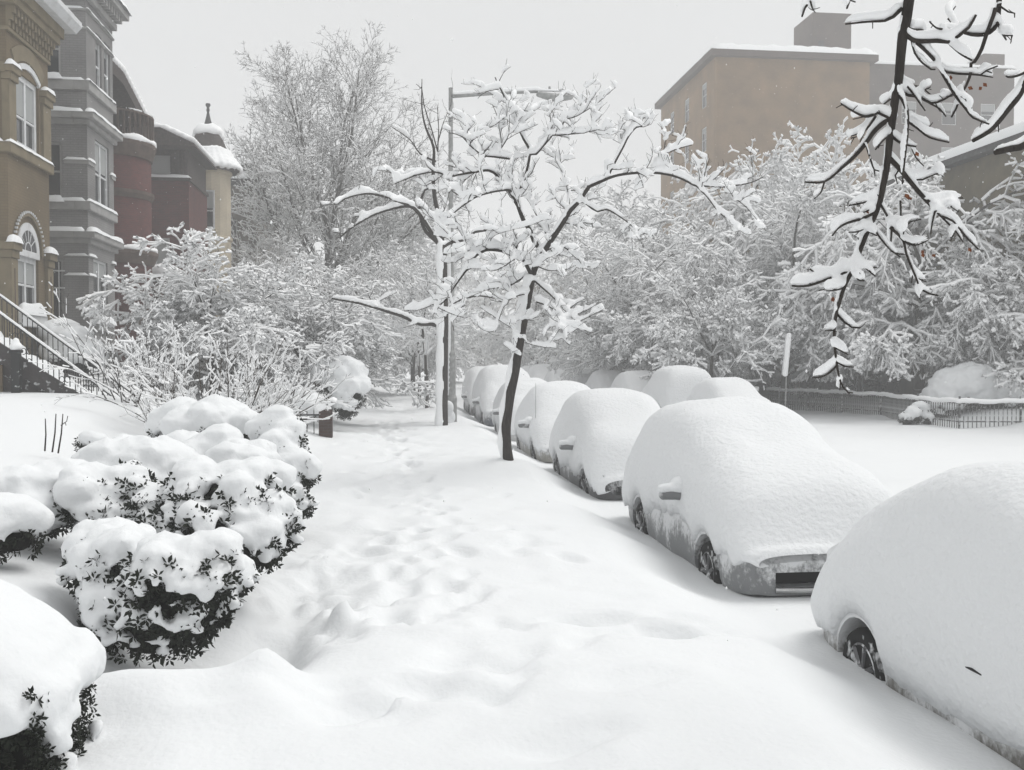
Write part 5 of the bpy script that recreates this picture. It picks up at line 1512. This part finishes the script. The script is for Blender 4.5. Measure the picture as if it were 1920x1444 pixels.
# the rest of the tree, out of view: limbs joining a trunk at the kerb beside the camera
tb = Vector((2.75, .2, hz(2.1, .2)))
fork = Vector((2.7, .45, 3.9))
HB.add([tb - Vector((0, 0, .3)), tb + Vector((.02, .05, 1.6)), fork], .17, .13)
roof_ = [(fork, top, .085), (fork, HB.lines[11][0][0], .03), ]
crown_pt = Vector((3.4, 2.6, 6.0))
HB.add([fork, Vector((2.95, 1.3, 5.2)), crown_pt], .10, .06)
HB.add([crown_pt, Vector((3.2, 3.9, 6.0)), top + Vector((0, -.15, .35)), top], .055, .034)
for l in traced[2:]:
    q = l[0][0]
    if q.z > P(1700, -15, HY).z or q.x > P(1930, 400, HY).x:
        HB.add([crown_pt, (crown_pt + q) / 2 + Vector((.15, -.2, .45)), q], .03, max(l[1][0], .006))
for k in range(7):
    a = k * .9
    v = Vector((math.cos(a) * .8, math.sin(a) * .8 - .55, .9)).normalized()
    HB.add([fork, fork + v * 1.2, fork + v * 2.6 + Vector((0, 0, .3))], .06, .012)
hb_ = thing('overhanging_tree', 'dark snow-edged branch hanging down close at upper right', 'tree', tuple(tb)); hb_['worldparts'] = 1
obj('trunk', limbs_mesh('trunk', HB, M['bark'], lambda r, tw: r[0] > .12, 12, .1), hb_)
limb_parts(HB, hb_, M['bark'], lambda r, tw: not tw and r[0] <= .12, 7, .03)
tag(obj('spurs', limbs_mesh('spurs', HB, M['twig'], lambda r, tw: tw, 5, .02), hb_), kind='stuff')
HS = Limbs(4); HS.lines = [l for l in HB.lines if not l[2]]
bl = snow_on(HS, 5, .016, .025, 1, .7, Vector((-.55, .5, .1)), .26, steep=.24, maxr=.04, off=1.1)
view_top = P(1700, -140, HY).z
bl = [b for b in bl if b[2] < view_top or True]
tag(obj('snow_load', blobs_mesh('snow_load', bl, M['snow_branch'], .0135, 1, 3), hb_), kind='stuff')
# a few dead leaves still hanging on
M['dead_leaf'] = add_noise(new_mat('dead_leaf', (.13, .035, .015), .8), (.22, .08, .03), 60, .4, .6)
lv = MB(); rg = random.Random(8)
for q in A_((1270, 620), (1265, 650), (1150, 535), (1380, 590), (1375, 620), (845, 1390), (900, 1080), (830, 1380)) + B_((905, 20), (920, 35), (635, 115), (555, 250), (1000, 395), (1010, 410), (1075, 420), (1320, 375), (408, 708), (395, 712)):
    c = P(q[0], q[1], HY + rg.uniform(-.1, .1)); u = Vector((rg.uniform(-1, 1), rg.uniform(-.5, .5), rg.uniform(-1.2, -.2))).normalized() * .03; w = u.cross(Vector((.3, .9, .1))).normalized() * .011
    lv.add([c, c + u * .5 + w, c + u + w * .1 + Vector((.004, .006, 0)), c + u * .5 - w], [(0, 1, 2, 3)])
tag(obj('dead_leaves', lv.mesh('dead_leaves', M['dead_leaf']), hb_), kind='stuff')
# ------------------------------------------------------------------ bushes, hedge and yard things on the left
M['leaf_dark'] = add_noise(new_mat('dark_leaf', (.007, .010, .006), .6, .15), (.016, .021, .012), 40, .4, .7)
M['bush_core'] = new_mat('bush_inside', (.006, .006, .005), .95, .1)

def leaf_mesh(name, centers, normals, rng, size=.045, per=5, mat=None):
    V, F = [], []
    for c, n in zip(centers, normals):
        c = Vector(c); n = Vector(n).normalized()
        axis = (n + Vector((rng.gauss(0, .5), rng.gauss(0, .5), rng.gauss(0, .4) - .05))).normalized()
        t = axis.cross(Vector((.3, .5, .8))).normalized(); b = axis.cross(t)
        ph = rng.uniform(0, 6.28)
        for k in range(per):
            a = ph + 6.28 * k / per + rng.uniform(-.3, .3)
            out_ = (t * math.cos(a) + b * math.sin(a))
            d = (axis * rng.uniform(.2, .9) + out_ * rng.uniform(.5, 1.0)).normalized()
            l = size * rng.uniform(.6, 1.25); w = d.cross(axis).normalized() * (l * .20)
            if w.length < 1e-4: continue
            o = len(V); q = c + d * .004
            V += [q, q + d * l * .5 + w, q + d * l - axis * l * .12, q + d * l * .5 - w]
            F.append((o, o + 1, o + 2, o + 3))
    return np_mesh(name, np.array([v[:] for v in V]), quads=F, mat=mat or M['leaf_dark'], smooth=False)

def sphere_pts(n, rng):
    out_ = []
    for i in range(n):
        z = max(-1, min(1, 1 - 2 * (i + rng.random()) / n)); r = math.sqrt(1 - z * z); t = rng.uniform(0, 6.2832)
        out_.append(Vector((r * math.cos(t), r * math.sin(t), z)))
    return out_

def bush(name, label, lobes, seed, cover=.25, thick=.09, leaf_n=420, side=.25, size=.058, cat='bush', group=None, voxel=.026, base=None, zsq=.9, front_only=True, per=5, disp=.006, wild=1.0, lumpy=0):
    """lobes: (px, py, Y, radius in photo pixels) or (Vector, radius)"""
    rng = random.Random(seed)
    L_ = []
    for l in lobes:
        if len(l) == 4: L_.append((P(l[0], l[1], l[2]), l[3] * l[2] / FPX))
        else: L_.append(l)
    if lumpy:
        extra = []
        for c, r in L_:
            for _ in range(lumpy):
                d = Vector((rng.gauss(0, 1), rng.gauss(0, 1), rng.uniform(-.55, 1.0))).normalized()
                extra.append((Vector((c.x + d.x * r * .74, c.y + d.y * r * .74, c.z + d.z * r * .70)), r * rng.uniform(.34, .52)))
        L_ = [(c, r * .86) for c, r in L_] + extra
    cen = sum((c for c, r in L_), Vector()) / len(L_)
    zb = base if base is not None else hz(cen.x, cen.y) - .1
    t = thing(name, label, cat, (cen.x, cen.y, zb), 0, group); t['worldparts'] = 1
    C, N, S, core = [], [], [], []
    for c, r in L_:
        core.append((c.x, c.y, c.z - .02, r * .80, r * .80, r * .78 * zsq))
        for d in sphere_pts(int(leaf_n * .85 * r / .5) + 30, rng):
            p = Vector((c.x + d.x * r, c.y + d.y * r, c.z + d.z * r * zsq))
            if any((p - c2).length < r2 * .84 for c2, r2 in L_ if (c2 - c).length > .01): continue
            nz = d.z + wild * (.75 * mnoise.noise(p * 3.6 + Vector((seed, 0, 0))) + .35 * mnoise.noise(p * 9))
            if nz > cover:
                s = thick * (.45 + .75 * min(1, (nz - cover) * 1.8)) * rng.uniform(.75, 1.25)
                S.append((p.x + d.x * s * .15, p.y + d.y * s * .15, p.z + s * .55, s * 1.25, s * 1.25, s))
            elif rng.random() < .92:
                q = p + d * rng.uniform(-.09, .03)
                C.append(q); N.append(d)
                if rng.random() < side * (1 if d.z > -.45 else .25):
                    s = rng.uniform(.012, .042)
                    S.append((q.x + d.x * .03, q.y + d.y * .03, q.z + .022, s * 1.5, s * 1.3, s))
            if -.2 < nz - cover < .25 and rng.random() < .35:
                C.append(p + d * .05); N.append(d)
    obj('dark_core', blobs_mesh('dark_core', core, M['bush_core'], .05, 2, 2), t)  # solid dark filler lobes that block the view through the leaves
    if C: tag(obj('leaves', leaf_mesh('leaves', C, N, rng, size, per), t), kind='stuff')
    # the snow cap also fills the inside under the cap so it reads as one mass
    for c, r in L_:
        if cover < .25: S.append((c.x, c.y, c.z + r * zsq * .52, r * .74, r * .74, r * .42))
    tag(obj('snow_cap', blobs_mesh('snow_cap', S, M['snow'], voxel, 1, 4, disp, 16), t), kind='stuff')
    return t

GA = 'snow-covered evergreen bushes beside the pavement'
bush('azalea_bush', 'front evergreen bush with dark leafy base and lumpy snow caps', [(232, 1100, 6.75, 78), (320, 1105, 6.45, 92), (372, 1085, 6.40, 66), (205, 1050, 6.95, 55), (285, 1165, 6.6, 92), (365, 1150, 6.5, 62), (430, 1090, 6.7, 34), (225, 1160, 6.7, 62)], 1, .42, .062, 620, .42, group=GA, lumpy=6, voxel=.022, base=.35)
bush('azalea_bush', 'biggest evergreen bush with broad snow top above the front one', [(420, 960, 7.9, 88), (340, 968, 8.0, 68), (485, 985, 7.75, 58), (520, 1005, 7.7, 36), (395, 1010, 7.55, 74), (310, 1000, 7.8, 50), (470, 1030, 7.5, 44)], 2, .62, .07, 620, .46, group=GA, lumpy=6, voxel=.024, base=.45)
bush('azalea_bush', 'leafy evergreen bush with peaked snow caps left of the broad-topped one', [(240, 945, 8.2, 62), (165, 955, 8.1, 52), (205, 985, 8.0, 46), (275, 985, 7.9, 40)], 3, .58, .075, 560, .4, group=GA, lumpy=5, base=.7)
bush('azalea_bush', 'small evergreen bush with two snow humps at the left picture edge', [(95, 945, 8.3, 50), (30, 955, 8.2, 46), (-30, 960, 8.1, 46), (60, 985, 8.0, 36)], 4, .38, .09, 460, .3, group=GA, lumpy=4, base=.8)
bush('azalea_bush', 'low bush wholly buried under a smooth snow hump', [(225, 915, 9.6, 58), (290, 912, 9.5, 52)], 5, -.5, .12, 380, .05, group=GA, base=.9)
bush('azalea_bush', 'round bush under a tall snow dome, dark leaves at its right side', [(345, 832, 12.0, 62), (405, 826, 11.9, 60), (448, 822, 11.8, 34)], 6, .42, .12, 520, .2, group=GA, lumpy=2, base=.9)
bush('azalea_bush', 'diagonal ridge of snow-buried bush between the dome and the broad top', [(345, 882, 10.6, 52), (400, 885, 10.2, 52), (440, 908, 9.5, 52), (470, 895, 9.9, 44), (480, 935, 8.7, 44)], 7, .35, .10, 420, .2, group=GA, lumpy=3, base=.7)
bush('azalea_bush', 'narrow bush with a pointed snow cap and leafy right side by the pavement', [(532, 855, 10.9, 44), (540, 900, 10.7, 36), (548, 945, 10.5, 30), (520, 815, 11.2, 34), (556, 880, 10.7, 24)], 8, .42, .085, 560, .42, group=GA, lumpy=4, base=.6)
# pointed cap of the narrow bush
bush('azalea_bush', 'half-buried dwarf bush at the left edge in front of the snow humps', [(35, 1005, 7.4, 36), (-20, 1010, 7.3, 44)], 9, .15, .10, 300, .1, group=GA, base=.8)
bush('boxwood_bush', 'round snow-topped bush behind the brick pier, dark leaves low on the right', [(640, 722, 25.6, 36), (618, 715, 25.8, 26), (655, 745, 25.4, 28), (648, 768, 25.3, 20)], 10, .12, .16, 520, .3, size=.06, voxel=.04, base=.7)

# clipped hedge at the lower left corner
hg = thing('clipped_hedge', 'clipped hedge under a thick snow dome at the lower left corner', 'hedge', (-2.2, 4.2, .5)); hg['worldparts'] = 1
rg = random.Random(77)
hx0, hx1, hy0, hy1, hzb, hzt = -3.4, -1.46, 4.20, 4.95, .25, 1.02
MB().box(hx0 + .04, hx1 - .07, hy0 + .07, hy1 - .06, hzb, hzt - .06).build('dark_core', M['bush_core'], hg)  # solid dark block filling the hedge behind its leaves
C, N, S = [], [], []
for _ in range(3400):
    f = rg.random()
    if f < .62: p, n = Vector((rg.uniform(hx0, hx1), hy0 + rg.uniform(-.02, .05), rg.uniform(hzb, hzt + .02))), Vector((0, -1, .1))
    elif f < .9: p, n = Vector((hx1 + rg.uniform(-.05, .015), rg.uniform(hy0, hy1), rg.uniform(hzb, hzt))), Vector((1, 0, .1))
    else: p, n = Vector((rg.uniform(hx0, hx1), hy1, rg.uniform(hzb, hzt))), Vector((0, 1, .1))
    C.append(p); N.append(n)
    k = mnoise.noise(p * 5.0)
    if k > .05 and rg.random() < .30:
        s = rg.uniform(.03, .075); S.append((p.x + n.x * .02, p.y + n.y * .02, p.z + .02, s, s, s * .8))
tag(obj('leaves', leaf_mesh('leaves', C, N, rg, .034, 5), hg), kind='stuff')
for x_ in np.arange(hx0, hx1 + .01, .07):
    for y_ in np.arange(hy0 + .10, hy1 + .05, .075):
        t_ = (hx1 - x_)
        h_ = 1.04 + .52 * (1 - math.exp(-t_ * 3.2)) + .03 * mnoise.noise(Vector((x_ * 2, y_ * 2, 3)))
        ed = min(1, (y_ - hy0 + .10) / .3, (hy1 + .12 - y_) / .3, (hx1 + .12 - x_) / .25)
        zt_ = .98 + (h_ - .98) * max(.15, ed) ** .6
        S.append((x_, y_, zt_ - .12, .13, .13, .14)); S.append((x_, y_, 1.02, .09, .09, .09))
for _ in range(30):     # ragged lobes over the front edge
    x_ = rg.uniform(hx0, hx1); s = rg.uniform(.05, .11)
    S.append((x_, hy0 - rg.uniform(0, .05), 1.0 - abs(mnoise.noise(Vector((x_ * 3, 0, 0)))) * .35, s, s * .8, s))
obj('snow_cap', blobs_mesh('snow_cap', S, M['snow'], .032, 1, 4, .006, 16), hg)

# thin stalks poking from the yard
for i, (a, b_, c_, d_, lab) in enumerate(((84, 826, 85, 785, 'leftmost of three thin stalks poking from the yard snow'), (98, 828, 105, 776, 'middle one of three thin stalks poking from the yard snow'), (109, 830, 118, 776, 'rightmost of three thin stalks, with a small forked seed head'))):
    s_ = thing('dry_stalk', lab, 'stalk', tuple(P(a, b_ + 20, 13.2)), group='stalks in the yard'); s_['worldparts'] = 1
    p0_, p1_ = P(a, b_ + 20, 13.2), P(c_, d_, 13.2)
    b = MB().tube([p0_, (p0_ + p1_) / 2 + Vector((.01, 0, 0)), p1_], [.011, .009, .006], 6)
    if i == 2:
        b.tube([P(114, 798, 13.2), P(125, 790, 13.2), P(127, 780, 13.2)], [.006, .005, .005], 5)
        b.tube([P(122, 792, 13.2), P(124, 798, 13.2)], [.006, .004], 5)
    b.build('stem', M['twig'], s_)
bush('buried_bush', 'tiny snow-buried bush showing a few twigs beside the thin stalks', [(165, 835, 13.0, 15), (182, 836, 13.0, 12)], 12, .1, .05, 700, .1, size=.05, base=1.0)

# bare twiggy shrubs in the yard
def twiggy(label, px, Y, seed, n, ln, spread, snow, sc=1.0, tw=None):
    rng = random.Random(seed)
    roots = []
    for k in range(n):
        a = rng.uniform(0, 6.28); t_ = math.radians(rng.uniform(8, spread))
        roots.append(((rng.uniform(-.2, .2), rng.uniform(-.2, .2), 0), (math.cos(a) * math.sin(t_), math.sin(a) * math.sin(t_), math.cos(t_)), ln * rng.uniform(.7, 1.15), .013, 0))
    prm = {'rmin': .003, 'roots': roots,
           0: dict(step=.14, wander=.07, up=-.10, n=5, start=.25, ang=30, ratio=.45, rr=.62, tip=.35, taper=.4),
           1: dict(step=.11, wander=.10, up=-.05, n=3, start=.2, ang=34, ratio=.5, rr=.7, tip=.5),
           2: dict(step=.09, wander=.12, up=0, n=0, ang=30, ratio=.5, rr=.7, tip=.5, floor=-1)}
    for k in (1,): prm[k]['floor'] = -1
    ms = tree_meshes('tw', seed, prm, .013, .02, snow, bark=M['twig'], twig=tw or M['twig'], rsplit=.008, jitter=.6, nt_=4)
    p = at(px, Y)
    t = thing('bare_shrub', label, 'shrub', p, 0, 'bare twiggy shrubs in the yard'); t.scale = (sc, sc, sc)
    [tag(obj(nm, me, t), kind='stuff') for nm, me in zip(('stems', 'twigs', 'snow_load'), ms)]
    return t
M['twig_brown'] = new_mat('brown_twig', (.06, .048, .038), .9, .1)
twiggy('wide arching bare shrub behind the round snow dome bush', 415, 15.6, 41, 24, 2.0, 58, .55, tw=M['twig_brown'])
twiggy('bare shrub with upright stems left of the wide arching one', 330, 17.5, 42, 18, 1.9, 50, .8)
twiggy('bare snow-dusted shrub at the foot of the iron stair rail', 235, 19.5, 43, 16, 1.7, 48, .8)
twiggy('low snowy shrub just left of the iron picket fence', 505, 19.0, 44, 16, 1.5, 60, .95)

# front stairs of the tan house with iron railings
sr = thing('front_stairs', 'snow-covered front stairs with iron railings at the left picture edge', 'stairs', (-7, 20.6, 1.4)); sr['worldparts'] = 1
SY0, SY1 = 20.0, 21.5
def srx(px, py): q = P(px, py, SY0); return q
ra, rb = P(-60, 545, SY0), P(217, 748, SY0)
stp = MB()
x_b = rb.x - .2
for k in range(11):
    xk = x_b - .24 * k
    s_ = MB().box(xk - .24, xk - .002, SY0 + .08, SY1, 1.0, 1.15 + .17 * k).build('step', M['stone_dark'], sr)
    ledge_snow(sr, xk - .30, xk + .05, SY0 + .05, SY1, 1.15 + .17 * k, .20, seed=k, name='step_snow')
st_ = MB().prism([(x_b + .1, 1.0), (x_b - 2.7, 2.85), (x_b - 2.7, 3.25), (x_b + .1, 1.35)], 'y', SY0 - .02, SY0 + .05).build('stringer', M['stone_dark'], sr)
wall(sr, 'side_wall', M['tan_brick'], 'y', SY0 + .02, .05, x_b - 4, x_b - 1.9, 1.0, 2.3)
for j, yy in enumerate((SY0, SY1)):
    rl = MB().tube([(ra.x, yy, ra.z), (rb.x, yy, rb.z)], .022, 6).build('handrail', M['iron'], sr)
    obj('rail_snow', blobs_mesh('rail_snow', [(ra.x + (rb.x - ra.x) * t_, yy, ra.z + (rb.z - ra.z) * t_ + .03, .05, .026, .03) for t_ in np.linspace(0, 1, 120)], M['snow_branch'], .018, 1, 2), rl)
    nb = 27
    for k in range(nb):
        t_ = (k + .5) / nb; xk = ra.x + (rb.x - ra.x) * t_; zk = ra.z + (rb.z - ra.z) * t_
        bb = MB().tube([(xk, yy, zk - .92), (xk, yy, zk)], .010, 5)
        if k % 7 == 3:
            for s_ in (-1, 1):
                for zz in (-.35, -.55):
                    bb.tube([(xk + s_ * (.05 + .045 * math.cos(a)), yy, zk + zz + .06 * math.sin(a)) for a in np.linspace(0, 5.2, 9)], .008, 4)
        bb.build('baluster', M['iron'], sr)
nw = P(31, 745, SY0 - .15); nt2 = P(31, 662, SY0 - .15)
MB().box(nw.x - .075, nw.x + .075, SY0 - .22, SY0 - .07, 1.2, nt2.z).box(nw.x - .10, nw.x + .10, SY0 - .245, SY0 - .045, nt2.z + .002, nt2.z + .06).build('newel_post', M['iron'], sr, bevel=.008)
obj('newel_snow', blobs_mesh('newel_snow', [(nw.x, SY0 - .145, nt2.z + .12, .12, .12, .10), (nw.x, SY0 - .145, nt2.z + .2, .07, .07, .1)], M['snow_branch'], .02, 2, 3), sr)
bush('stair_bush', 'snow-heaped sloping bush between the tan house stairs and the grey house', [(112, 640, 25.5, 22), (135, 655, 25, 24), (160, 680, 24.5, 24), (120, 675, 25, 24)], 14, .0, .16, 300, .3, size=.06, voxel=.05, base=1.5)

# brick pier and iron picket fence of the yard
pr = thing('brick_pier', 'short dark brick gate pier with slanting snow cap', 'pier', (P(610, 806, 23.2).x, 23.2, .6)); pr['worldparts'] = 1
pc_, ptop = P(611, 806, 23.2), P(611, 768, 23.2).z
MB().box(pc_.x - .15, pc_.x + .15, 23.05, 23.35, .5, ptop).build('pier', add_noise(brick_mat('pier_brick', (.06, .03, .025), (.045, .025, .02), (.06, .05, .045)), None, 1), pr)
obj('snow_cap', blobs_mesh('snow_cap', [(pc_.x - .14 + .034 * k, 23.2 + dy, ptop + .04 + .018 * k, .12, .13, .10) for k in range(10) for dy in (-.12, 0, .12)], M['snow_branch'], .03, 1, 3), pr)
pf = thing('picket_fence', 'black iron picket fence running left from the brick pier', 'fence', (pc_.x - 1.5, 23.2, .6)); pf['worldparts'] = 1
zt_ = P(560, 778, 23.2).z
MB().box(pc_.x - 3.0, pc_.x - .152, 23.18, 23.22, zt_ - .02, zt_ + .015).build('rail', M['iron'], pf)
for k in range(18):
    xk = pc_.x - .27 - .158 * k
    MB().tube([(xk, 23.2, .5), (xk, 23.2, zt_ + .08), (xk, 23.2, zt_ + .16)], [.011, .011, .002], 5).build('picket', M['iron'], pf)
bush('yard_snow_mound', 'smooth snow-buried low shrub behind the picket fence', [(520, 768, 24.4, 34), (560, 770, 24.2, 30), (480, 772, 24.6, 34)], 15, -.5, .12, 200, .0, size=.06, voxel=.05, base=.8)
# ------------------------------------------------------------------ street furniture
M['lamp_metal'] = add_noise(new_mat('lamp_metal', (.27, .275, .27), .55, .3, .2), (.42, .42, .42), 8, .4, .7)
M['lamp_glass'] = new_mat('lamp_glass', (.35, .36, .35), .3, .5)
def street_lamp(label, px, py_base, py_top, Y, tip, head_px, snow=True):
    b0 = P(px, py_base, Y); t0 = P(px + 3, py_top, Y); b0.z = hz(b0.x, Y) - .2
    lp = thing('street_lamp', label, 'street lamp', tuple(b0), 0, 'street lamps'); lp['worldparts'] = 1
    MB().lathe([(.105, b0.z), (.095, b0.z + 3.5), (.075, b0.z + 6.5), (.06, t0.z - .1), (.062, t0.z)], (b0.x, Y, 0), 10).build('pole', M['lamp_metal'], lp)
    MB().lathe([(.17, b0.z), (.17, b0.z + .9), (.135, b0.z + 1.0), (.13, b0.z + 2.2), (.10, b0.z + 2.3)], (b0.x, Y, 0), 12).build('pole_base', M['lamp_metal'], lp)
    a0 = Vector((b0.x, Y, t0.z - .25)); a1 = P(tip[0], tip[1], Y)
    MB().tube([a0, a0.lerp(a1, .5) + Vector((0, 0, .02)), a1], [.055, .05, .04], 8).build('arm', M['lamp_metal'], lp, smooth=True)
    s = 1 if a1.x > a0.x else -1
    h0 = a1; h1 = P(head_px[0], head_px[1], Y); ln = h1.x - h0.x
    hb = [(h0.x + ln * t, Y, h0.z + (h1.z - h0.z) * t - .06 - .06 * math.sin(math.pi * t), abs(ln) * .16, .13 + .03 * math.sin(math.pi * t), .07 + .05 * math.sin(math.pi * t)) for t in np.linspace(.1, .9, 9)]
    hd = obj('lamp_head', blobs_mesh('lamp_head', hb, M['lamp_metal'], .03, 2, 3), lp)
    MB().lathe([(.02, -.20), (.11, -.15), (.15, -.05), (.15, .0)], (h0.x + ln * .62, Y, h0.z - .10), 16).build('refractor', M['lamp_glass'], hd, smooth=True)
    MB().lathe([(.035, 0), (.035, .08)], (h0.x + ln * .35, Y, h0.z + .08), 8).build('photocell', M['lamp_metal'], hd)
    if snow:
        obj('snow_load', blobs_mesh('snow_load', [(*(a0.lerp(a1, t) + Vector((0, 0, .09))), .10, .07, .075) for t in np.linspace(.04, 1, 60)] + [(h0.x + ln * t, Y, h0.z + .05, .1, .1, .05) for t in np.linspace(0, .9, 12)], M['snow_branch'], .035, 1, 3), lp)
        obj('snow_plaster', blobs_mesh('snow_plaster', [(b0.x - .06 , Y - .075, b0.z + .9 + .15 * k, .075, .06, .14) for k in range(34)], M['snow_branch'], .04, 1, 2), lp)
    return lp
street_lamp('tall grey street lamp with long snow-lined arm reaching over the parked cars', 846, 795, 165, 29.0, (1008, 172), (1072, 178))
street_lamp('faint farther street lamp across the street showing through the street tree', 1150, 690, 436, 60.0, (1085, 444), (1040, 441), snow=False)
bl = [(P(838, 790, 28.6).x + dx, 28.6 + dy, hz(1.6, 28.6) + .05 + dz, .18, .18, .22) for dx, dy, dz in ((0, 0, 0), (.08, .05, .1), (-.08, 0, -.05), (0, .1, .25), (.03, .0, .38))]
lm = obj('snow_heap', blobs_mesh('snow_heap', bl, M['snow'], .03, 2, 4)); tag(lm, 'small pointed heap of snow at the foot of the lamp post', 'snow heap')

# sign across the street, edge on and plastered with snow
sg = thing('street_sign', 'narrow snow-plastered sign on a thin post across the street', 'sign', tuple(at(1472, 33.0))); sg['worldparts'] = 1
sp_ = P(1472, 720, 33.0); s0, s1 = P(1470, 702, 33.0), P(1477, 628, 33.0)
MB().tube([(sp_.x, 33, hz(sp_.x, 33) - .2), (s1.x, 33, s1.z + .05)], .022, 6).build('post', M['lamp_metal'], sg)
MB().prism([(s0.x - .11, s0.z), (s0.x + .11, s0.z), (s1.x + .10, s1.z), (s1.x - .10, s1.z)], 'y', 32.93, 32.96).build('plate', M['white_trim'], sg)
obj('snow_plaster', blobs_mesh('snow_plaster', [(s0.x + (s1.x - s0.x) * t, 32.9, s0.z + (s1.z - s0.z) * t, .12, .07, .09) for t in np.linspace(0, 1, 22)], M['snow_branch'], .035, 1, 2), sg)

# iron fence round the park across the street
fpts = [(1965, 27.4), (1915, 27.6), (1800, 27.9), (1722, 30.2), (1652, 33.8), (1580, 36.2), (1516, 38.2), (1440, 40.5)]
fq = [(P(a, 675, b_).x, b_) for a, b_ in fpts]
fe = thing('park_fence', 'low iron picket fence under a snow ridge across the street at right', 'fence', (fq[2][0], fq[2][1], .4)); fe['worldparts'] = 1
M['fence_iron'] = add_noise(new_mat('fence_iron', (.05, .05, .05), .7), (.6, .61, .62), 9, .5, .65)
pk = MB().tube([(0, 0, 0), (0, 0, .80)], .013, 5).mesh('picket', M['fence_iron'])
for (xa, ya), (xb, yb) in zip(fq[:-1], fq[1:]):
    za, zb_ = hz(xa, ya), hz(xb, yb); za = zb_ = .38
    MB().tube([(xa, ya, za + .72), (xb, yb, zb_ + .72)], .022, 5).build('rail', M['fence_iron'], fe)
    MB().tube([(xa, ya, za + .16), (xb, yb, zb_ + .16)], .018, 5).build('rail', M['fence_iron'], fe)
    MB().tube([(xa, ya, .1), (xa, ya, za + .92)], .035, 8).build('post', M['fence_iron'], fe)
    ln = math.hypot(xb - xa, yb - ya); n = int(ln / .125)
    for k in range(1, n):
        f = k / n
        o = bpy.data.objects.new('picket', pk); COL.objects.link(o); o.parent = fe
        o.matrix_parent_inverse = Matrix.Translation(fe.location).inverted()
        o.location = (xa + (xb - xa) * f, ya + (yb - ya) * f, za - .05)
    rg = random.Random(int(xa * 10))
    bl = [(xa + (xb - xa) * f, ya + (yb - ya) * f, za + .78 + .02 * math.sin(f * 9), .12, .12, .075 + .03 * rg.random()) for f in np.linspace(0, 1, int(ln / .07))]
    obj('snow_load', blobs_mesh('snow_load', bl, M['snow_branch'], .04, 1, 3), fe)
mp = at(1822, 31.0)
bush('snow_mound', 'big rounded car-shaped snow mound behind the park fence', [(1790, 735, 31.2, 36), (1822, 732, 31.0, 42), (1855, 742, 31.0, 34), (1885, 750, 31.0, 28), (1770, 755, 31.2, 30)], 21, -.45, .16, 260, .06, size=.08, voxel=.05, base=.4, cat='mound')
bush('fence_bush', 'small snowy bush poking through the park fence', [(1712, 782, 29.6, 16), (1726, 772, 29.7, 15), (1700, 788, 29.6, 12), (1738, 788, 29.5, 11)], 22, .1, .07, 300, .3, size=.07, voxel=.035, base=.3)
for i, (px, Y, r, lab) in enumerate(((1560, 42, 60, 'low snow-covered shrub left of the dark trunk behind the fence'), (1640, 43, 66, 'snow-covered shrub just left of the dark trunk behind the fence'), (1790, 44, 70, 'snow-covered shrub right of the dark trunk behind the fence'), (1420, 44, 55, 'grey snow-covered shrub behind the snow-plastered sign'), (1260, 52, 46, 'pale shrub behind the far cars across the street'))):
    rr = r * Y / FPX
    c = Vector(at(px, Y)); bush('park_shrub', lab, [(c + Vector((dx, 0, rr * .55)), rr * k) for dx, k in ((-.7, .7), (0, .85), (.8, .65))], 30 + i, .25, .2, 120, .35, size=.14, voxel=.09, base=.3, group='shrubs across the street', disp=.05)

# snow still falling
rs_ = np.random.RandomState(99)
nF = 2600
fy = 4 + 44 * rs_.rand(nF) ** .7
fx = (rs_.rand(nF) - .45) * fy * 1.25
fz = .7 + rs_.rand(nF) * (2 + fy * .45)
sz = .003 + .004 * rs_.rand(nF)
ov = np.array([(1, 0, 0), (-1, 0, 0), (0, 1, 0), (0, -1, 0), (0, 0, 1), (0, 0, -1)], float)
of = np.array([(0, 2, 4), (2, 1, 4), (1, 3, 4), (3, 0, 4), (2, 0, 5), (1, 2, 5), (3, 1, 5), (0, 3, 5)])
vv = (ov[None] * sz[:, None, None] * np.array([1, 1, 1.6])[None, None] + np.stack([fx, fy, fz], -1)[:, None]).reshape(-1, 3)
tt = (of[None] + (np.arange(nF) * 6)[:, None, None]).reshape(-1, 3)
tag(obj('falling_snow', np_mesh('falling_snow', vv, tris=tt, mat=M['snow_branch'])), 'loose snowflakes drifting down in the air', 'snowflakes', kind='stuff')
# ------------------------------------------------------------------ the air full of falling snow
hm = bpy.data.materials.new('snowy_air')
hm.use_nodes = True
hm.node_tree.nodes.clear()
pv = hm.node_tree.nodes.new('ShaderNodeVolumePrincipled')
pv.inputs['Color'].default_value = (0.99, 0.99, 0.99, 1)
pv.inputs['Density'].default_value = 0.0040
pv.inputs['Anisotropy'].default_value = 0.0
mo_ = hm.node_tree.nodes.new('ShaderNodeOutputMaterial')
hm.node_tree.links.new(pv.outputs[0], mo_.inputs['Volume'])
hb = MB().box(-270, 270, -45, 520, -1.0, 33.0).build('haze', hm)
tag(hb, 'pale air thick with falling snow', 'haze', kind='stuff')
